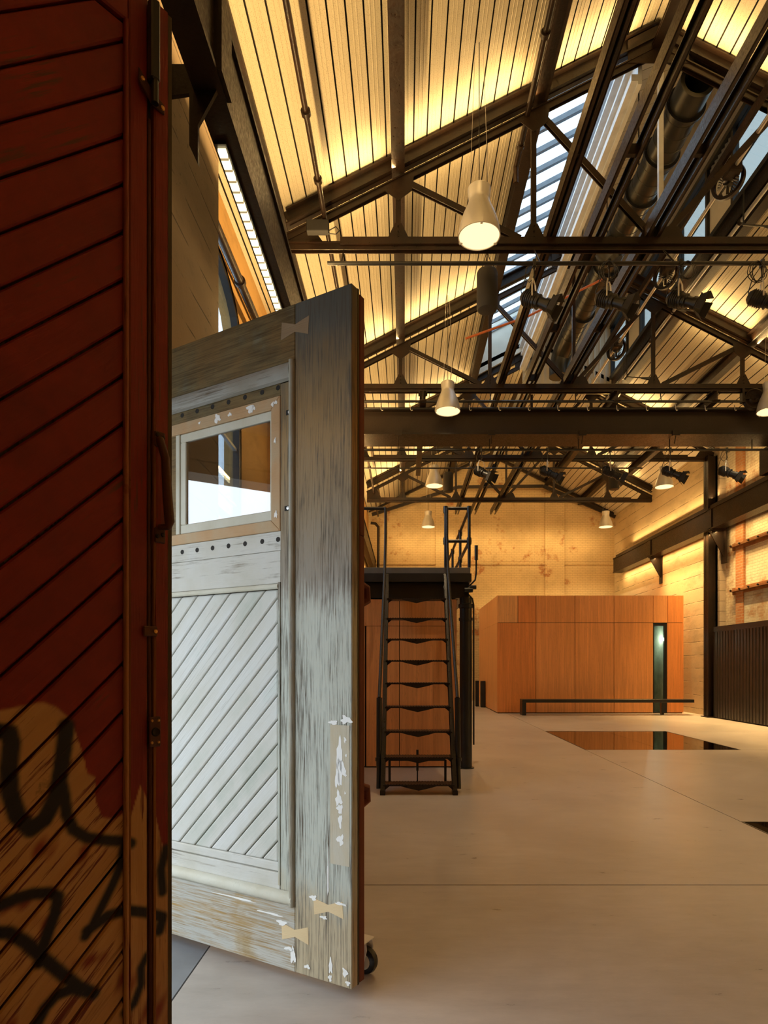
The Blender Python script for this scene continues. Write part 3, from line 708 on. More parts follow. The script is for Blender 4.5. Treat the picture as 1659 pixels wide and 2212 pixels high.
# LED strip fixture under the left crane girder
lf = thing('strip_light', 'glowing linear LED strip fixed under the left crane girder', 'light', (-1.39, 9, 5.42))
MB().box(-1.445, -1.355, 4.66, 13.5, 5.455, 5.478).build('housing', M_BLACK, lf)
t_ = NT('led_dots'); c_ = t_.coord((1, 9, 1)); tc_ = t_.n('ShaderNodeSeparateXYZ', Vector=c_)
fr_ = t_.math('PINGPONG', tc_.outputs[1], .5)
t_.set(Base_Color=(.8, .7, .4, 1), Emission_Color=(1, .80, .42, 1), Emission_Strength=t_.rng(fr_, .08, .2, .35, 5.5))
MB().box(-1.43, -1.37, 4.70, 13.4, 5.435, 5.455).build('diffuser', t_.m, lf)

# bridge girder
bg_ = thing('crane_bridge_girder', 'deep dark steel crane bridge girder spanning the whole hall', 'crane girder', (3.7, 14.2, 6.7))
MB().box(-1.5, 9.05, 14.02, 14.06, 6.78, 7.30).box(-1.5, 9.05, 14.48, 14.52, 6.78, 7.30).build('web', steel_mat('girder_web', (.022, .014, .009), (.030, .018, .011), .5), bg_)
MB().box(-1.5, 9.05, 13.88, 14.66, 6.74, 6.78).box(-1.5, 9.05, 13.88, 14.66, 7.30, 7.34).build('flange', M_STEEL, bg_)
MB().box(-1.74, -1.4, 13.0, 15.4, 6.26, 6.9).build('end_carriage', M_STEEL, bg_, bevel=.02)
MB().box(8.85, 9.18, 13.0, 15.4, 6.26, 6.9).build('end_carriage', M_STEEL, bg_, bevel=.02)
MB().tube([(-1.4, 13.84, 7.30), (9.0, 13.84, 7.30)], .03, 8).build('cable_pipe', M_BLACK, bg_, smooth=True)
for k in range(16):
    x = -1.2 + k*.66; hk = MB(); hk.tube([(x, 13.80, 7.36), (x, 13.78, 7.26), (x + .02, 13.8, 7.24), (x + .05, 13.80, 7.25)], .009, 5)
    hk.build('cable_hook', M_ALU, bg_)
for x in (-.15, 1.95, 4.0, 6.1):
    c_ = MB().box(x - .08, x + .08, 13.84, 13.90, 6.70, 6.82).tube([(x, 13.86, 6.72), (x, 13.95, 6.55)], .012, 6)
    c_.build('beam_clamp', M_STEEL, bg_)
# big sheave
sh = thing('sheave_wheel', 'round grooved black sheave wheel at the right end of the upper lighting pipe', 'wheel', (7.75, 13.72, 7.42))
MB().lathe([(.02, -.05), (.09, -.06), (.12, -.03), (.17, -.03), (.21, -.06), (.23, -.05), (.19, 0), (.23, .05), (.21, .06), (.12, .03), (.02, .05)], (7.78, 13.74, 7.46), (0, 1, 0), 30).build('wheel', M_STEEL, sh, smooth=True)
MB().box(7.50, 7.55, 13.68, 13.80, 7.38, 7.70).bar((7.52, 13.70, 7.46), (7.78, 13.70, 7.46), .05, .02).build('bracket', M_STEEL, sh)

# ------------------------------------------------------------------ lighting pipes and spotlights
def lpipe(y, z, x0, x1, lab, r=.028, hang=(), ztop=7.62, ty=None):
    t = thing('lighting_pipe', lab, 'pipe', (x0, y, z), group='lighting pipes')
    MB().tube([(x0, y, z), (x1, y, z)], r, 10).build('pipe', M_BLACK, t, smooth=True)
    for x in hang:
        MB().tube([(x, y, z), (x, y if ty is None else ty, ztop)], .012, 6).build('hanger', M_STEEL, t)
    return t
lpipe(8.65, 7.165, -1.09, 9.2, 'black lighting pipe hung below the frontmost truss, carrying four spotlights', hang=(-.9, 1.9, 3.8, 5.7, 7.6), ty=9.05)
lpipe(13.70, 7.40, -1.5, 7.5, 'black lighting pipe just above the deep crane girder', hang=(1.9, 3.8, 5.7), ty=13.75)
lpipe(14.2, 6.50, -1.5, 8.9, 'black lighting pipe under the crane girder, carrying five spotlights', hang=(-.15, 1.95, 4.0, 6.1, 8.0), ztop=6.74)
lpipe(17.9, 7.27, -1.45, 6.9, 'thin black lighting pipe beyond the crane girder', .022, hang=(1.9, 3.8, 5.7), ty=18.35)

def make_spot(label, drop=.52):
    t = thing('stage_spotlight', label, 'spotlight', world=False, group='theatre spotlights')
    # local: origin at pipe, body below, beam along +x
    c = Vector((0, 0, -drop)); ax = Vector((.78, -.34, -.50)).normalized()
    b = MB()
    b.lathe([(0, -.20), (.055, -.20), (.095, -.16), (.10, -.13), (.10, .02), (.085, .03), (.085, .05), (.10, .06), (.10, .08), (.075, .09)], c, ax, 20); b.build('lamp_housing', M_BLACK, t, smooth=True)
    f = MB()
    for k in range(5): f.lathe([(.10, -.145 + k*.03), (.112, -.143 + k*.03), (.112, -.135 + k*.03), (.10, -.133 + k*.03)], c, ax, 20)
    f.build('cooling_fins', M_BLACKM, t, smooth=True)
    MB().lathe([(.072, .085), (.072, .18), (.088, .185), (.088, .25), (.08, .25), (.08, .2), (0, .19)], c, ax, 20).build('lens_tube', M_BLACK, t, smooth=True)
    s = ax.cross(Vector((0, 0, 1))).normalized(); u = s.cross(ax)
    p = MB(); e = c + ax*.27
    p.prism([e + s*.11 + u*.11, e - s*.11 + u*.11, e - s*.11 - u*.11, e + s*.11 - u*.11], ax*.02); p.build('colour_frame', M_BLACKM, t)
    for a_, b_ in ((u, s), (-u, s), (s, u), (-s, u)):
        o_ = e + a_*.10; bd = MB(); bd.prism([o_ + b_*.08, o_ - b_*.08, o_ - b_*.11 + a_*.05 + ax*.11, o_ + b_*.11 + a_*.05 + ax*.11], a_*.004)
        bd.build('barn_door', M_BLACKM, t)
    y = MB(); k = .13
    pts = [c + s*k, c + s*k + Vector((0, 0, .16)), c + s*k*.6 + Vector((0, 0, .26)), c - s*k*.6 + Vector((0, 0, .26)), c - s*k + Vector((0, 0, .16)), c - s*k]
    y.tube(pts, .011, 8); y.build('yoke', M_ALU, t, smooth=True)
    h = MB().box(-.02, .02, -.035, .035, -.05, .045).tube([(0, 0, -.04), c + Vector((0, 0, .26))], .010, 6).tube([(0, .0, -.05), (.06, 0, -.05)], .008, 6)
    h.build('pipe_clamp', M_BLACK, t)
    rr = random.Random(3)
    w_ = MB().tube([(-.03, 0, .02), (-.10, .03, -.05), (-.13, .04, -.17), (-.06, .03, -.25), (.02, .02, -.17), (-.02, 0, -.05), (-.12, .02, -.2), (-.18, .02, -.38), c - ax*.19], .007, 6)
    w_.build('power_cable', M_BLACK, t, smooth=True)
    return t
P1 = [(1163, 'leftmost stage spotlight on the front lighting pipe, in front of the rooflight'), (1325, 'second stage spotlight from the left on the front lighting pipe'), (1480, 'third stage spotlight on the front lighting pipe, pointing right'), (1655, 'spotlight at the right picture edge on the front lighting pipe')]
first = None
for px, lab in P1:
    x = (px - 875)*8.65/1330 - .06
    if first is None: first = make_spot(lab); first.location = (x, 8.65, 7.165)
    else:
        o = dup(first, (x, 8.65, 7.165), (0, 0, R(random.uniform(-18, 14))), lab)
for i, (px, lab) in enumerate(((1040, 'leftmost of the five spotlights under the crane girder'), (1183, 'second from the left of the five spotlights under the crane girder'), (1318, 'middle of the five spotlights under the crane girder, above a hanging black cylinder'),
                (1448, 'fourth of the five spotlights under the crane girder, overlapping a white pendant'), (1570, 'rightmost of the five spotlights under the crane girder, against the brick wall'))):
    dup(first, ((px - 875)*14.2/1330, 14.2, 6.50), (0, 0, R((-20, 5, 12, -8, -15)[i])), lab)

# cable coils on the front pipe
for x, lab in ((2.85, 'loop of black cable hanging from the front lighting pipe by the second spotlight'), (3.95, 'loop of black cable hanging beside the third spotlight'), (4.93, 'coiled black cable hanging from the front lighting pipe near the right picture edge')):
    m_ = MB(); rr = random.Random(int(x*100))
    for j in range(3):
        pts = []; rx = .08 + .03*j; rz = .12 + .03*rr.random()
        for k in range(13):
            a_ = math.pi*2*k/12; pts.append((x + rx*math.sin(a_), 8.6 + .01*j, 7.17 - rz + rz*math.cos(a_)))
        m_.tube(pts, .006, 5)
    tag(m_.build('cable_coil', M_BLACK, smooth=True, origin=(x, 8.65, 7.165)), lab, 'cable')

# ------------------------------------------------------------------ pendant lamps
M_DIFF = emit('pendant_diffuser', (1.0, .82, .45), 1.25)
def make_pendant(label, cordlen=2.0, tilt=0):
    t = thing('pendant_lamp', label, 'pendant lamp', world=False, group='aluminium bell pendants')
    # origin at aperture centre
    o_ = [(.275, 0), (.272, .03), (.262, .10), (.24, .19), (.205, .29), (.165, .38), (.145, .43), (.135, .47), (.14, .50), (.145, .56), (.15, .62), (.14, .63), (0, .635)]
    i_ = [(.262, .0), (.25, .09), (.19, .29), (.13, .44)]
    MB().lathe(list(reversed(i_)) + o_, (0, 0, 0), (0, 0, 1), 40).build('shade', M_ALU, t, smooth=True)
    MB().lathe([(0, .012), (.262, .012), (.262, .018), (0, .018)], (0, 0, 0), (0, 0, 1), 40).build('diffuser', M_DIFF, t)
    for k in range(3):
        c = MB(); a_ = R(30 + 120*k); d_ = Vector((math.cos(a_), math.sin(a_), 0)); c.bar(d_*.24 + Vector((0, 0, .0)), d_*.285, .03, .012).bar(d_*.283 + Vector((0, 0, -.005)), d_*.275 + Vector((0, 0, .06)), .03, .006, tuple(d_))
        c.build('clip', M_ALU, t)
    MB().tube([(0, 0, .63), (0, 0, .63 + cordlen)], .006, 6).build('cord', M_BLACK, t)
    for s_ in (-1, 1): MB().tube([(s_*.12, 0, .62), (s_*.05, 0, .62 + cordlen)], .003, 5).build('wire', M_ALU, t)
    return t
zc_ = lambda x: zdeck(x) - 7.10 - .63
pa = make_pendant('large aluminium pendant lamp hanging in front of the frontmost truss, the biggest in view', zc_(.95)); pa.location = (.965, 8.02, 7.10)
for (x, y, z, lab) in ((.93, 13.4, 7.05, 'aluminium pendant lamp hanging in front of the deep crane girder, left row'), (.91, 19.2, 7.13, 'aluminium pendant lamp above the ladder platform beside a hanging black cylinder'),
                 (.93, 24.7, 7.10, 'small looking pendant lamp against the gable, between the platform handrails'), (7.95, 13.4, 7.05, 'aluminium pendant lamp cut by the right picture edge'),
                 (8.08, 19.2, 7.10, 'aluminium pendant lamp of the right row below a spotlight'), (8.05, 24.7, 7.10, 'furthest pendant lamp of the right row, at the corner of the gable wall')):
    dup(pa, (x, y, z), (0, 0, R(40*x)), lab)
for (x, y) in ((.95, 8.02), (.93, 13.4), (.91, 19.2), (.93, 24.7), (7.95, 13.4), (8.08, 19.2), (8.05, 24.7)):
    l = bpy.data.lights.new('pendant_light', 'SPOT'); l.energy = E_PEND; l.color = (1, .74, .42); l.spot_size = R(120); l.spot_blend = .8; l.shadow_soft_size = .02
    o = bpy.data.objects.new('pendant_light', l); COL.objects.link(o); o.location = (x, y, 7.04)
# hanging black cylinders
def make_cyl(label, L=2.03):
    t = thing('hanging_speaker', label, 'speaker', world=False, group='hanging black cylinders')
    MB().lathe([(0, 0), (.12, 0), (.15, .015), (.165, .05), (.165, .59), (.15, .625), (.12, .64), (0, .64)], (0, 0, 0), (0, 0, 1), 32).build('drum', M_BLACKM, t, smooth=True)
    MB().tube([(0, 0, .64), (0, 0, .64 + L)], .008, 6).tube([(.1, 0, .64), (0, 0, .95)], .006, 5).tube([(-.1, 0, .64), (0, 0, .95)], .006, 5).build('suspension', M_STEEL, t)
    return t
cy = make_cyl('large matt black cylinder hanging in front of the rooflight, nearest of three'); cy.location = (1.3, 9.75, 7.13)
dup(cy, (1.42, 20.3, 7.25), None, 'matt black hanging cylinder beside a pendant above the ladder platform')
dup(cy, (6.62, 19.5, 7.10), None, 'matt black hanging cylinder below the middle spotlight, right half of the hall')

# small fittings on the front truss
ft = thing('junction_box', 'black control box with looped cable standing on the left end of the frontmost truss', 'electrical box', (-1.2, 8.95, 7.75))
MB().box(-1.42, -1.10, 8.84, 8.95, 7.76, 7.93).build('box', M_BLACKM, ft, bevel=.01)
MB().tube([(-1.1, 8.92, 7.82), (-1.0, 8.9, 7.86), (-.95, 8.9, 7.80), (-1.0, 8.9, 7.75), (-1.12, 8.9, 7.76)], .008, 6).build('cable', M_BLACK, ft, smooth=True)
gpd = thing('globe_pendant', 'small opal globe lamp on a long cord below the right roof slope', 'lamp', (5.68, 16, 8.72))
MB().lathe([(0, -.09), (.05, -.075), (.085, -.03), (.09, .0), (.085, .03), (.05, .075), (0, .09)], (5.68, 16, 8.86), (0, 0, 1), 20).build('globe', M_FILL, gpd, smooth=True)
MB().tube([(5.68, 16, 8.95), (5.68, 16, zdeck(5.68) - .02)], .006, 5).build('cord', M_BLACK, gpd)
gpd2 = dup(gpd, (1.46, 17, 8.9), None, 'small opal globe lamp below the left roof slope, above the second pendant')

# ------------------------------------------------------------------ dark cladding on the right, rusty ledges
cd = thing('metal_cladding', 'tall dark bronze ribbed metal cladding along the right wall', 'cladding', (9.05, 9, 0))
k = 0; y = 18.05
while y > -2.5:
    MB().box(9.04, 9.10, y - 1.25, y - .012, .03, 2.52).build('panel', paint('bronze_panel', (.052, .046, .043), .34, .45, .25, 2, .03), cd); y -= 1.26; k += 1
    if k > 9: break
rb = MB(); y2 = 18.0
while y2 > 5.6: rb.box(9.028, 9.041, y2 - .03, y2, .03, 2.5); y2 -= .15
rb.build('rib', paint('bronze_rib', (.045, .040, .037), .35, .45), cd)['kind'] = 'stuff'
MB().box(9.02, 9.34, 5.4, 18.04, 2.52, 2.66).build('cap', M_BLACK, cd)
for z, lab in ((4.88, 'upper rusty steel ledge on the brick side wall'), (3.62, 'lower rusty steel ledge on the brick side wall')):
    t = thing('rusty_ledge', lab, 'ledge', (9.35, 12, z), group='rusty ledges')
    MU = steel_mat('rust', (.16, .06, .02), (.34, .17, .07), .7)
    MB().box(9.27, 9.40, 6, 17.6, z, z + .05).box(9.35, 9.40, 6, 17.6, z - .08, z + .12).build('angle', MU, t)
    b_ = MB(); y = 17.5
    while y > 7: b_.lathe([(0, .05), (.025, .045), (.03, 0)], (9.27, y, z + .03), (-1, 0, .4), 8); y -= .45
    b_.build('bolt', M_STEEL, t)
# ledge wall infill (blocked opening) - grey-green painted brick
struct(MB().box(9.36, 9.41, 6.0, 17.1, 2.66, 3.56).build('trim_6', brick_mat('greenish_infill', 'y', (.50, .50, .40), (.36, .22, .12), thr=(.5, .62))))

# ------------------------------------------------------------------ timber rooms
def timber_room():
    x0, x1, y0, y1, H = 2.96, 8.93, 19.75, 24.6, 3.77
    t = thing('timber_room', 'free-standing orange plywood clad room with a narrow glazed doorway', 'room', ((x0 + x1)/2, 22, 0))
    g = .014; b = .03
    core = MB().box(x0 + b, 7.94, y0 + b, y1 - b, 0, H - .02).box(8.43, x1 - b, y0 + b, y1 - b, 0, H - .02).box(7.94, 8.43, y0 + b, y1 - b, 2.88, H - .02).box(7.94, 8.43, y0 + 1.2, y1 - b, 0, 2.88)
    core.build('core', M_GROOVE, t)
    cuts = [x0, 4.2, 5.45, 6.7, 7.96]
    for i, (a, c) in enumerate(zip(cuts, cuts[1:])):
        MB().box(a + (0 if i == 0 else g/2), c - g/2, y0, y0 + b, .03, 2.90).build('panel', M_PLYR if i == 0 else M_PLY, t)
    MB().box(8.41, x1, y0, y0 + b, .03, 2.90).build('panel', M_PLYR, t)
    ct2 = [x0, 3.62, 4.2, 5.45, 6.7, 7.96, 8.42, x1]
    for i, (a, c) in enumerate(zip(ct2, ct2[1:])):
        MB().box(a + (0 if i == 0 else g/2), c - (0 if i == 6 else g/2), y0, y0 + b, 2.912, H).build('panel', M_PLYL if i == 0 else M_PLYR if i in (1, 6) else M_PLY, t)
    for j in range(4):
        a = y0 + b + j*1.2; MB().box(x0, x0 + b, a + g/2, min(a + 1.2, y1) - g/2, .03, 2.90).box(x0, x0 + b, a + g/2, min(a + 1.2, y1) - g/2, 2.905, H).build('panel', M_PLYL, t)
        MB().box(x1 - b, x1, a + g/2, min(a + 1.2, y1) - g/2, .03, H).build('panel', M_PLY, t)
    MB().box(x0, x1, y0, y1, H, H + .01).build('roof', M_PLY, t)
    d = MB().box(7.97, 8.00, y0 + .02, y0 + .1, 0, 2.87).box(8.32, 8.40, y0 + .02, y0 + .1, 0, 2.87).box(8.0, 8.32, y0 + .02, y0 + .1, 2.81, 2.87).box(8.0, 8.32, y0 + .02, y0 + .1, 0, .04)
    dd = d.build('door', M_BLACK, t); dd['label'] = 'narrow glazed door with black frame'
    MB().box(8.0, 8.32, y0 + .05, y0 + .06, .04, 2.81).build('glass_pane', M_BOXGLASS, dd, origin=(0, 0, 0)).parent = dd
    return t
tr_ = timber_room()
struct(MB().box(7.945, 8.425, 20.93, 20.945, 0, 2.85).box(7.945, 7.96, 19.87, 20.93, 0, 2.85).box(8.41, 8.425, 19.87, 20.93, 0, 2.85).build('wall_lobby', paint('pale_green_lobby', (.45, .50, .40), .7)))
l = bpy.data.lights.new('lobby_fill_light', 'POINT'); l.energy = 7; l.color = (.85, 1, .85); l.shadow_soft_size = 0  # unseen point light, added to show the green lobby through the glass
o = bpy.data.objects.new('lobby_fill_light', l); COL.objects.link(o); o.location = (8.2, 20.25, 2.4)
# bench
bn = thing('bench', 'long low black bench standing in front of the timber room', 'bench', (6.2, 19.0, 0))
MB().box(3.60, 8.88, 18.9, 19.32, .395, .49).build('seat', M_BLACK, bn, bevel=.004)
MB().box(3.60, 3.72, 18.9, 19.32, 0, .395).build('leg', M_BLACK, bn, bevel=.004)
MB().box(8.0, 8.08, 19.2, 19.32, 0, .395).build('leg', M_BLACK, bn, bevel=.004)
# tall boxes beside it
for (x0, x1, y, lab) in ((2.66, 2.80, 23.2, 'slim tall black loudspeaker box left of the timber room, behind its twin'), (2.79, 2.96, 22.6, 'tall black loudspeaker box touching the near side of the timber room')):
    t = thing('floor_speaker', lab, 'speaker', ((x0 + x1)/2, y, 0), group='tall black boxes')
    MB().box(x0, x1 - .012, y, y + .25, 0.0, .97).build('cabinet', M_BLACK, t, bevel=.008)
    MB().box(x0 + .015, x1 - .027, y - .006, y, .05, .93).build('grille', M_BLACKM, t)

# left timber store under the platform
ls = thing('timber_store', 'orange plywood store room under the black platform', 'room', (-.5, 11, 0))
MB().box(-1.6, .74, 9.18, 14.2, 0, 2.48).build('core', M_GROOVE, ls)
for (a, c, z0, z1) in ((-1.62, -.595, .02, 2.10), (-.575, -.085, .02, 2.10), (-.08, .77, .02, 2.10), (-1.62, -.085, 2.105, 2.5), (-.08, .77, 2.105, 2.5)):
    MB().box(a, c - .005, 9.15, 9.18, z0, z1).build('panel', M_PLY, ls)
for j in range(4): MB().box(.74, .77, 9.18 + j*1.26, 9.18 + (j + 1)*1.26 - .006, .02, 2.5).build('panel', M_PLYL, ls)
MB().box(.77, .79, 9.35, 9.42, 1.1, 1.4).build('switch_plate', M_BLACK, ls)

# platform
pf = thing('platform', 'black steel mezzanine platform over the plywood store', 'platform', (-.4, 11, 2.55))
MB().box(-1.6, .955, 9.0, 14.3, 2.86, 2.95).build('deck', paint('grey_deck_edge', (.10, .095, .09), .5), pf, bevel=.005)
MB().box(-1.6, .97, 8.98, 9.06, 2.74, 2.86).box(.89, .97, 9.06, 14.3, 2.74, 2.86).box(-1.6, .97, 9.0, 14.3, 2.84, 2.86).build('edge_channel', M_BLACK, pf)
MB().box(-1.6, .95, 9.16, 9.30, 2.52, 2.74).box(.80, .93, 9.3, 14.2, 2.52, 2.74).build('beam', M_BLACK, pf)
for y in (10.6, 12.3, 13.9):
    MB().box(-1.6, .9, y, y + .1, 2.52, 2.74).build('joist', M_BLACK, pf)
gr = MB
gl_ = thing('guard_rail', 'black pipe guard rail round the right side of the platform', 'railing', (.95, 10, 2.95))
ZR = 3.82; r_ = .024
for (x, y) in ((.595, 9.03), (.94, 9.03), (.95, 10.6), (.95, 12.3), (.95, 13.9)):
    MB().tube([(x, y, 2.95), (x, y, ZR)], r_, 10).lathe([(.034, -.05), (.038, 0), (.034, .05)], (x, y, ZR - .02), (0, 0, 1), 10).lathe([(.034, -.05), (.038, 0), (.034, .05)], (x, y, 3.34), (0, 0, 1), 10).build('post', M_BLACK, gl_, smooth=True)
for z in (ZR, 3.34):
    MB().tube([(.595, 9.03, z), (.945, 9.03, z)], r_, 10).build('rail', M_BLACK, gl_, smooth=True)
    MB().tube([(.945, 9.03, z), (.95, 14.2, z)], r_, 10).build('rail', M_IRON, gl_, smooth=True)
g2 = thing('guard_rail', 'black pipe guard rail on the platform left of the ladder', 'railing', (-1, 9.03, 2.95))
for z in (ZR, 3.34) [:1]:
    MB().tube([(-.284, 9.03, z), (-1.5, 9.03, z)], r_, 10).build('rail', M_BLACK, g2, smooth=True)
MB().tube([(-1.5, 9.03, 2.95), (-1.5, 9.03, ZR)], r_, 10).build('post', M_BLACK, g2, smooth=True)

# column with conduit
cc = thing('platform_column', 'round black steel column carrying the corner of the platform', 'column', (.9, 9.08, 0))
MB().lathe([(0, 0), (.125, 0), (.125, .012), (.092, .014), (.092, 2.36), (.11, 2.37), (.11, 2.42), (.092, 2.43), (.092, 2.52)], (.9, 9.12, 0), (0, 0, 1), 24).build('shaft', M_BLACK, cc, smooth=True)
MB().lathe([(.092, -.02), (.105, -.02), (.105, .02), (.092, .02)], (.9, 9.12, 2.2), (0, 0, 1), 24).build('collar', M_BLACK, cc, smooth=True)
pc = thing('conduit', 'thin black conduit running down the round column and curling up past the platform edge', 'pipe', (1.01, 9.06, 1))
MB().tube([(1.01, 9.06, .35), (1.01, 9.06, 2.40), (.99, 9.06, 2.5), (.93, 9.05, 2.56), (.90, 9.04, 2.66), (.96, 8.98, 2.70), (1.02, 8.96, 2.76), (1.035, 8.95, 2.86), (1.035, 8.95, 3.2)], .013, 8).build('pipe', M_BLACK, pc, smooth=True)
MB().tube([(1.035, 8.95, 3.05), (1.035, 8.95, 3.26)], .026, 10).build('grip', M_BLACK, pc, smooth=True)
MB().lathe([(.0, -.06), (.035, -.06), (.04, 0), (.035, .06), (0, .06)], (.93, 9.0, 2.62), (1, 0, 0), 12).lathe([(0, -.05), (.03, -.05), (.03, .05), (0, .05)], (.99, 9.0, 2.66), (1, 0, 0), 12).build('valve', M_BLACK, pc, smooth=True)

# ladder
ld = thing('ship_ladder', 'steep black steel ship ladder up to the platform', 'ladder', (.16, 7.3, 0))
sA, sB = (7.25, 0.0), (8.98, 2.80)
for x, sx in ((-.262, -1), (.585, 1)):
    m_ = MB(); m_.bar((x, sA[0], sA[1] + .01), (x, sB[0], sB[1]), .012, .16, (0, 1, 0)).bar((x, sA[0], sA[1] + .01), (x, sB[0], sB[1]), .05, .012, (0, 1, 0), off=(-sx*.02*0, -.078)).bar((x, sA[0], sA[1] + .01), (x, sB[0], sB[1]), .05, .012, (0, 1, 0), off=(0, .078))
    m_.box(x - .03, x + .03, 7.17, 7.33, 0, .05)
    m_.build('stringer', M_IRON, ld)
for i in range(9):
    z = .10 + .293*i; y = sA[0] + (sB[0] - sA[0])*z/2.8
    m_ = MB(); m_.box(-.255, .578, y - .11, y + .11, z, z + .018)
    m_.prism([(-.05, y - .11, z), (.37, y - .11, z), (.30, y - .11, z - .02), (.16, y - .11, z - .052), (.02, y - .11, z - .02)], (0, .006, 0))
    for x in (-.25, .50): m_.prism([(x, y - .08, z), (x + .075, y - .08, z), (x + (.0 if x < 0 else .075), y - .08, z - .06)], (0, .02, 0))
    for k in range(24): m_.box(-.24 + k*.034, -.228 + k*.034, y - .112, y + .11, z + .018, z + .023)
    m_.build('tread', M_IRON, ld)
for x, xo in ((-.284, -.315), (.612, .64)):
    MB().tube([(x, 9.0, ZR), (x, 8.99, 3.4), (x + (xo - x)*.3, 8.86, 2.85), (xo, 7.52, 1.12)], .021, 10).build('handrail', M_IRON, ld, smooth=True)
    m_ = MB().tube([(xo, 7.52, 1.12), (xo, 7.44, .30)], .034, 12).tube([(xo, 7.42, .3), (xo, 7.32, .05)], .028, 10)
    m_.lathe([(.034, -.02), (.045, -.02), (.045, .02), (.034, .02)], (xo, 7.445, .38), (0, 0, 1), 12)
    m_.build('handrail_post', M_BLACK, ld, smooth=True)
for x in (-.20, .52):
    MB().bar((x, 7.95, 0), (x, 7.95, .30), .03, .03, (0, 1, 0)).build('foot', M_BLACK, ld)
MB().bar((.16, 8.0, .15), (.16, 8.0, .42), .03, .03, (0, 1, 0)).bar((-.2, 7.95, .3), (.52, 7.95, .3), .03, .03).build('brace', M_BLACK, ld)
MB().tube([(.16, 8.0, .15), (.16, 8.0, 0)], .01, 6).build('brace', M_BLACK, ld)
# vertical rain pipe in the back left corner
pipe('downpipe', [(-1.17, 26.9, 0), (-1.17, 26.9, 7.6), (-1.3, 26.9, 7.75), (-1.5, 26.9, 7.78)], .06, M_STEEL, 'dark downpipe in the back left corner of the gable wall')

# ------------------------------------------------------------------ old barn doors
def clip_poly(poly, x0, x1, z0, z1):
    def cut(P, f, inter):
        out = []
        for i in range(len(P)):
            a, b = P[i], P[(i+1) % len(P)]; ia, ib = f(a), f(b)
            if ia: out.append(a)
            if ia != ib: out.append(inter(a, b))
        return out
    def ix(c): return lambda a, b: (c, a[1] + (b[1] - a[1])*(c - a[0])/(b[0] - a[0]))
    def iz(c): return lambda a, b: (a[0] + (b[0] - a[0])*(c - a[1])/(b[1] - a[1]), c)
    for f, g_ in ((lambda p: p[0] >= x0, ix(x0)), (lambda p: p[0] <= x1, ix(x1)), (lambda p: p[1] >= z0, iz(z0)), (lambda p: p[1] <= z1, iz(z1))):
        if not poly: break
        poly = cut(poly, f, g_)
    return poly
def plank_panel(x0, x1, z0, z1, ref, yf, dep, gap, parent, mat, pitch=.119, bev=.008, label=None, fine=None):
    # diagonal planks: lines z = ref - (x - xr) ; going towards the hinge (x up) the joint falls
    xr, zr = ref; out = []
    n0 = int((z0 - zr)/pitch) - 3; n1 = int((z1 + (x1 - xr) - zr)/pitch) + 3
    nrm = Vector((1, 0, 1)).normalized()
    for n in range(n0, n1):
        c0 = zr + n*pitch + gap*.7; c1 = zr + (n + 1)*pitch - gap*.7
        q = clip_poly([(x0 - 9, c0 - (x0 - 9 - xr)), (x1 + 9, c0 - (x1 + 9 - xr)), (x1 + 9, c1 - (x1 + 9 - xr)), (x0 - 9, c1 - (x0 - 9 - xr))], x0, x1, z0, z1)
        if len(q) < 3: continue
        ar = abs(sum(q[i][0]*q[(i+1) % len(q)][1] - q[(i+1) % len(q)][0]*q[i][1] for i in range(len(q))))/2
        if ar < .0004: continue
        m_ = MB(); m_.prism([(p[0], yf, p[1]) for p in q], (0, -dep, 0))
        o = m_.build('plank', mat, parent, bevel=bev, seg=2); out.append(o)
        if fine and fine[0](q): fine[1](o)
    return out

# pale weathered leaf -----------------------------------------------------
d2 = thing('door_2', 'tall weathered grey-green barn door leaf with a glazed light and diagonal planks', 'door', (-.239, 2.76, 0), (0, 0, math.atan2(.4905, -.871)), world=False)
d2['kind'] = 'structure'
W2 = 1.9; zb, zt = .05, 3.222
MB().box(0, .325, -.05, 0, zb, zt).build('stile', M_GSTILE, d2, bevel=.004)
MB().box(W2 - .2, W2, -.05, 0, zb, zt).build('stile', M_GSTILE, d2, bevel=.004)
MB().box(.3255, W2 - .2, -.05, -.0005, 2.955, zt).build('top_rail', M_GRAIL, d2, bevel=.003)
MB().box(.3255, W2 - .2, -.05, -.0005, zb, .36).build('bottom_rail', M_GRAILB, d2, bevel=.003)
# backing and back skin
MB().box(.01, W2 - .01, -.056, -.050, zb + .01, 2.06).box(.01, .52, -.056, -.05, 2.06, zt - .01).box(1.45, W2 - .01, -.056, -.05, 2.06, zt - .01).box(.52, 1.45, -.056, -.05, 2.86, zt - .01).build('backing', M_EDGE, d2)
m_ = MB(); m_.box(-.004, W2, -.10, -.060, zb + .005, 2.1).box(-.004, .5, -.10, -.060, 2.1, zt - .02).box(1.45, W2, -.10, -.06, 2.1, zt - .02).box(.5, 1.45, -.10, -.06, 2.82, zt - .02)
m_.build('back_skin', M_BACKRED, d2, bevel=.004)['label'] = 'red brown boards of the rear side'
MB().box(.0, .012, -.06, -.049, zb, zt).build('edge_strip', M_EDGE, d2)
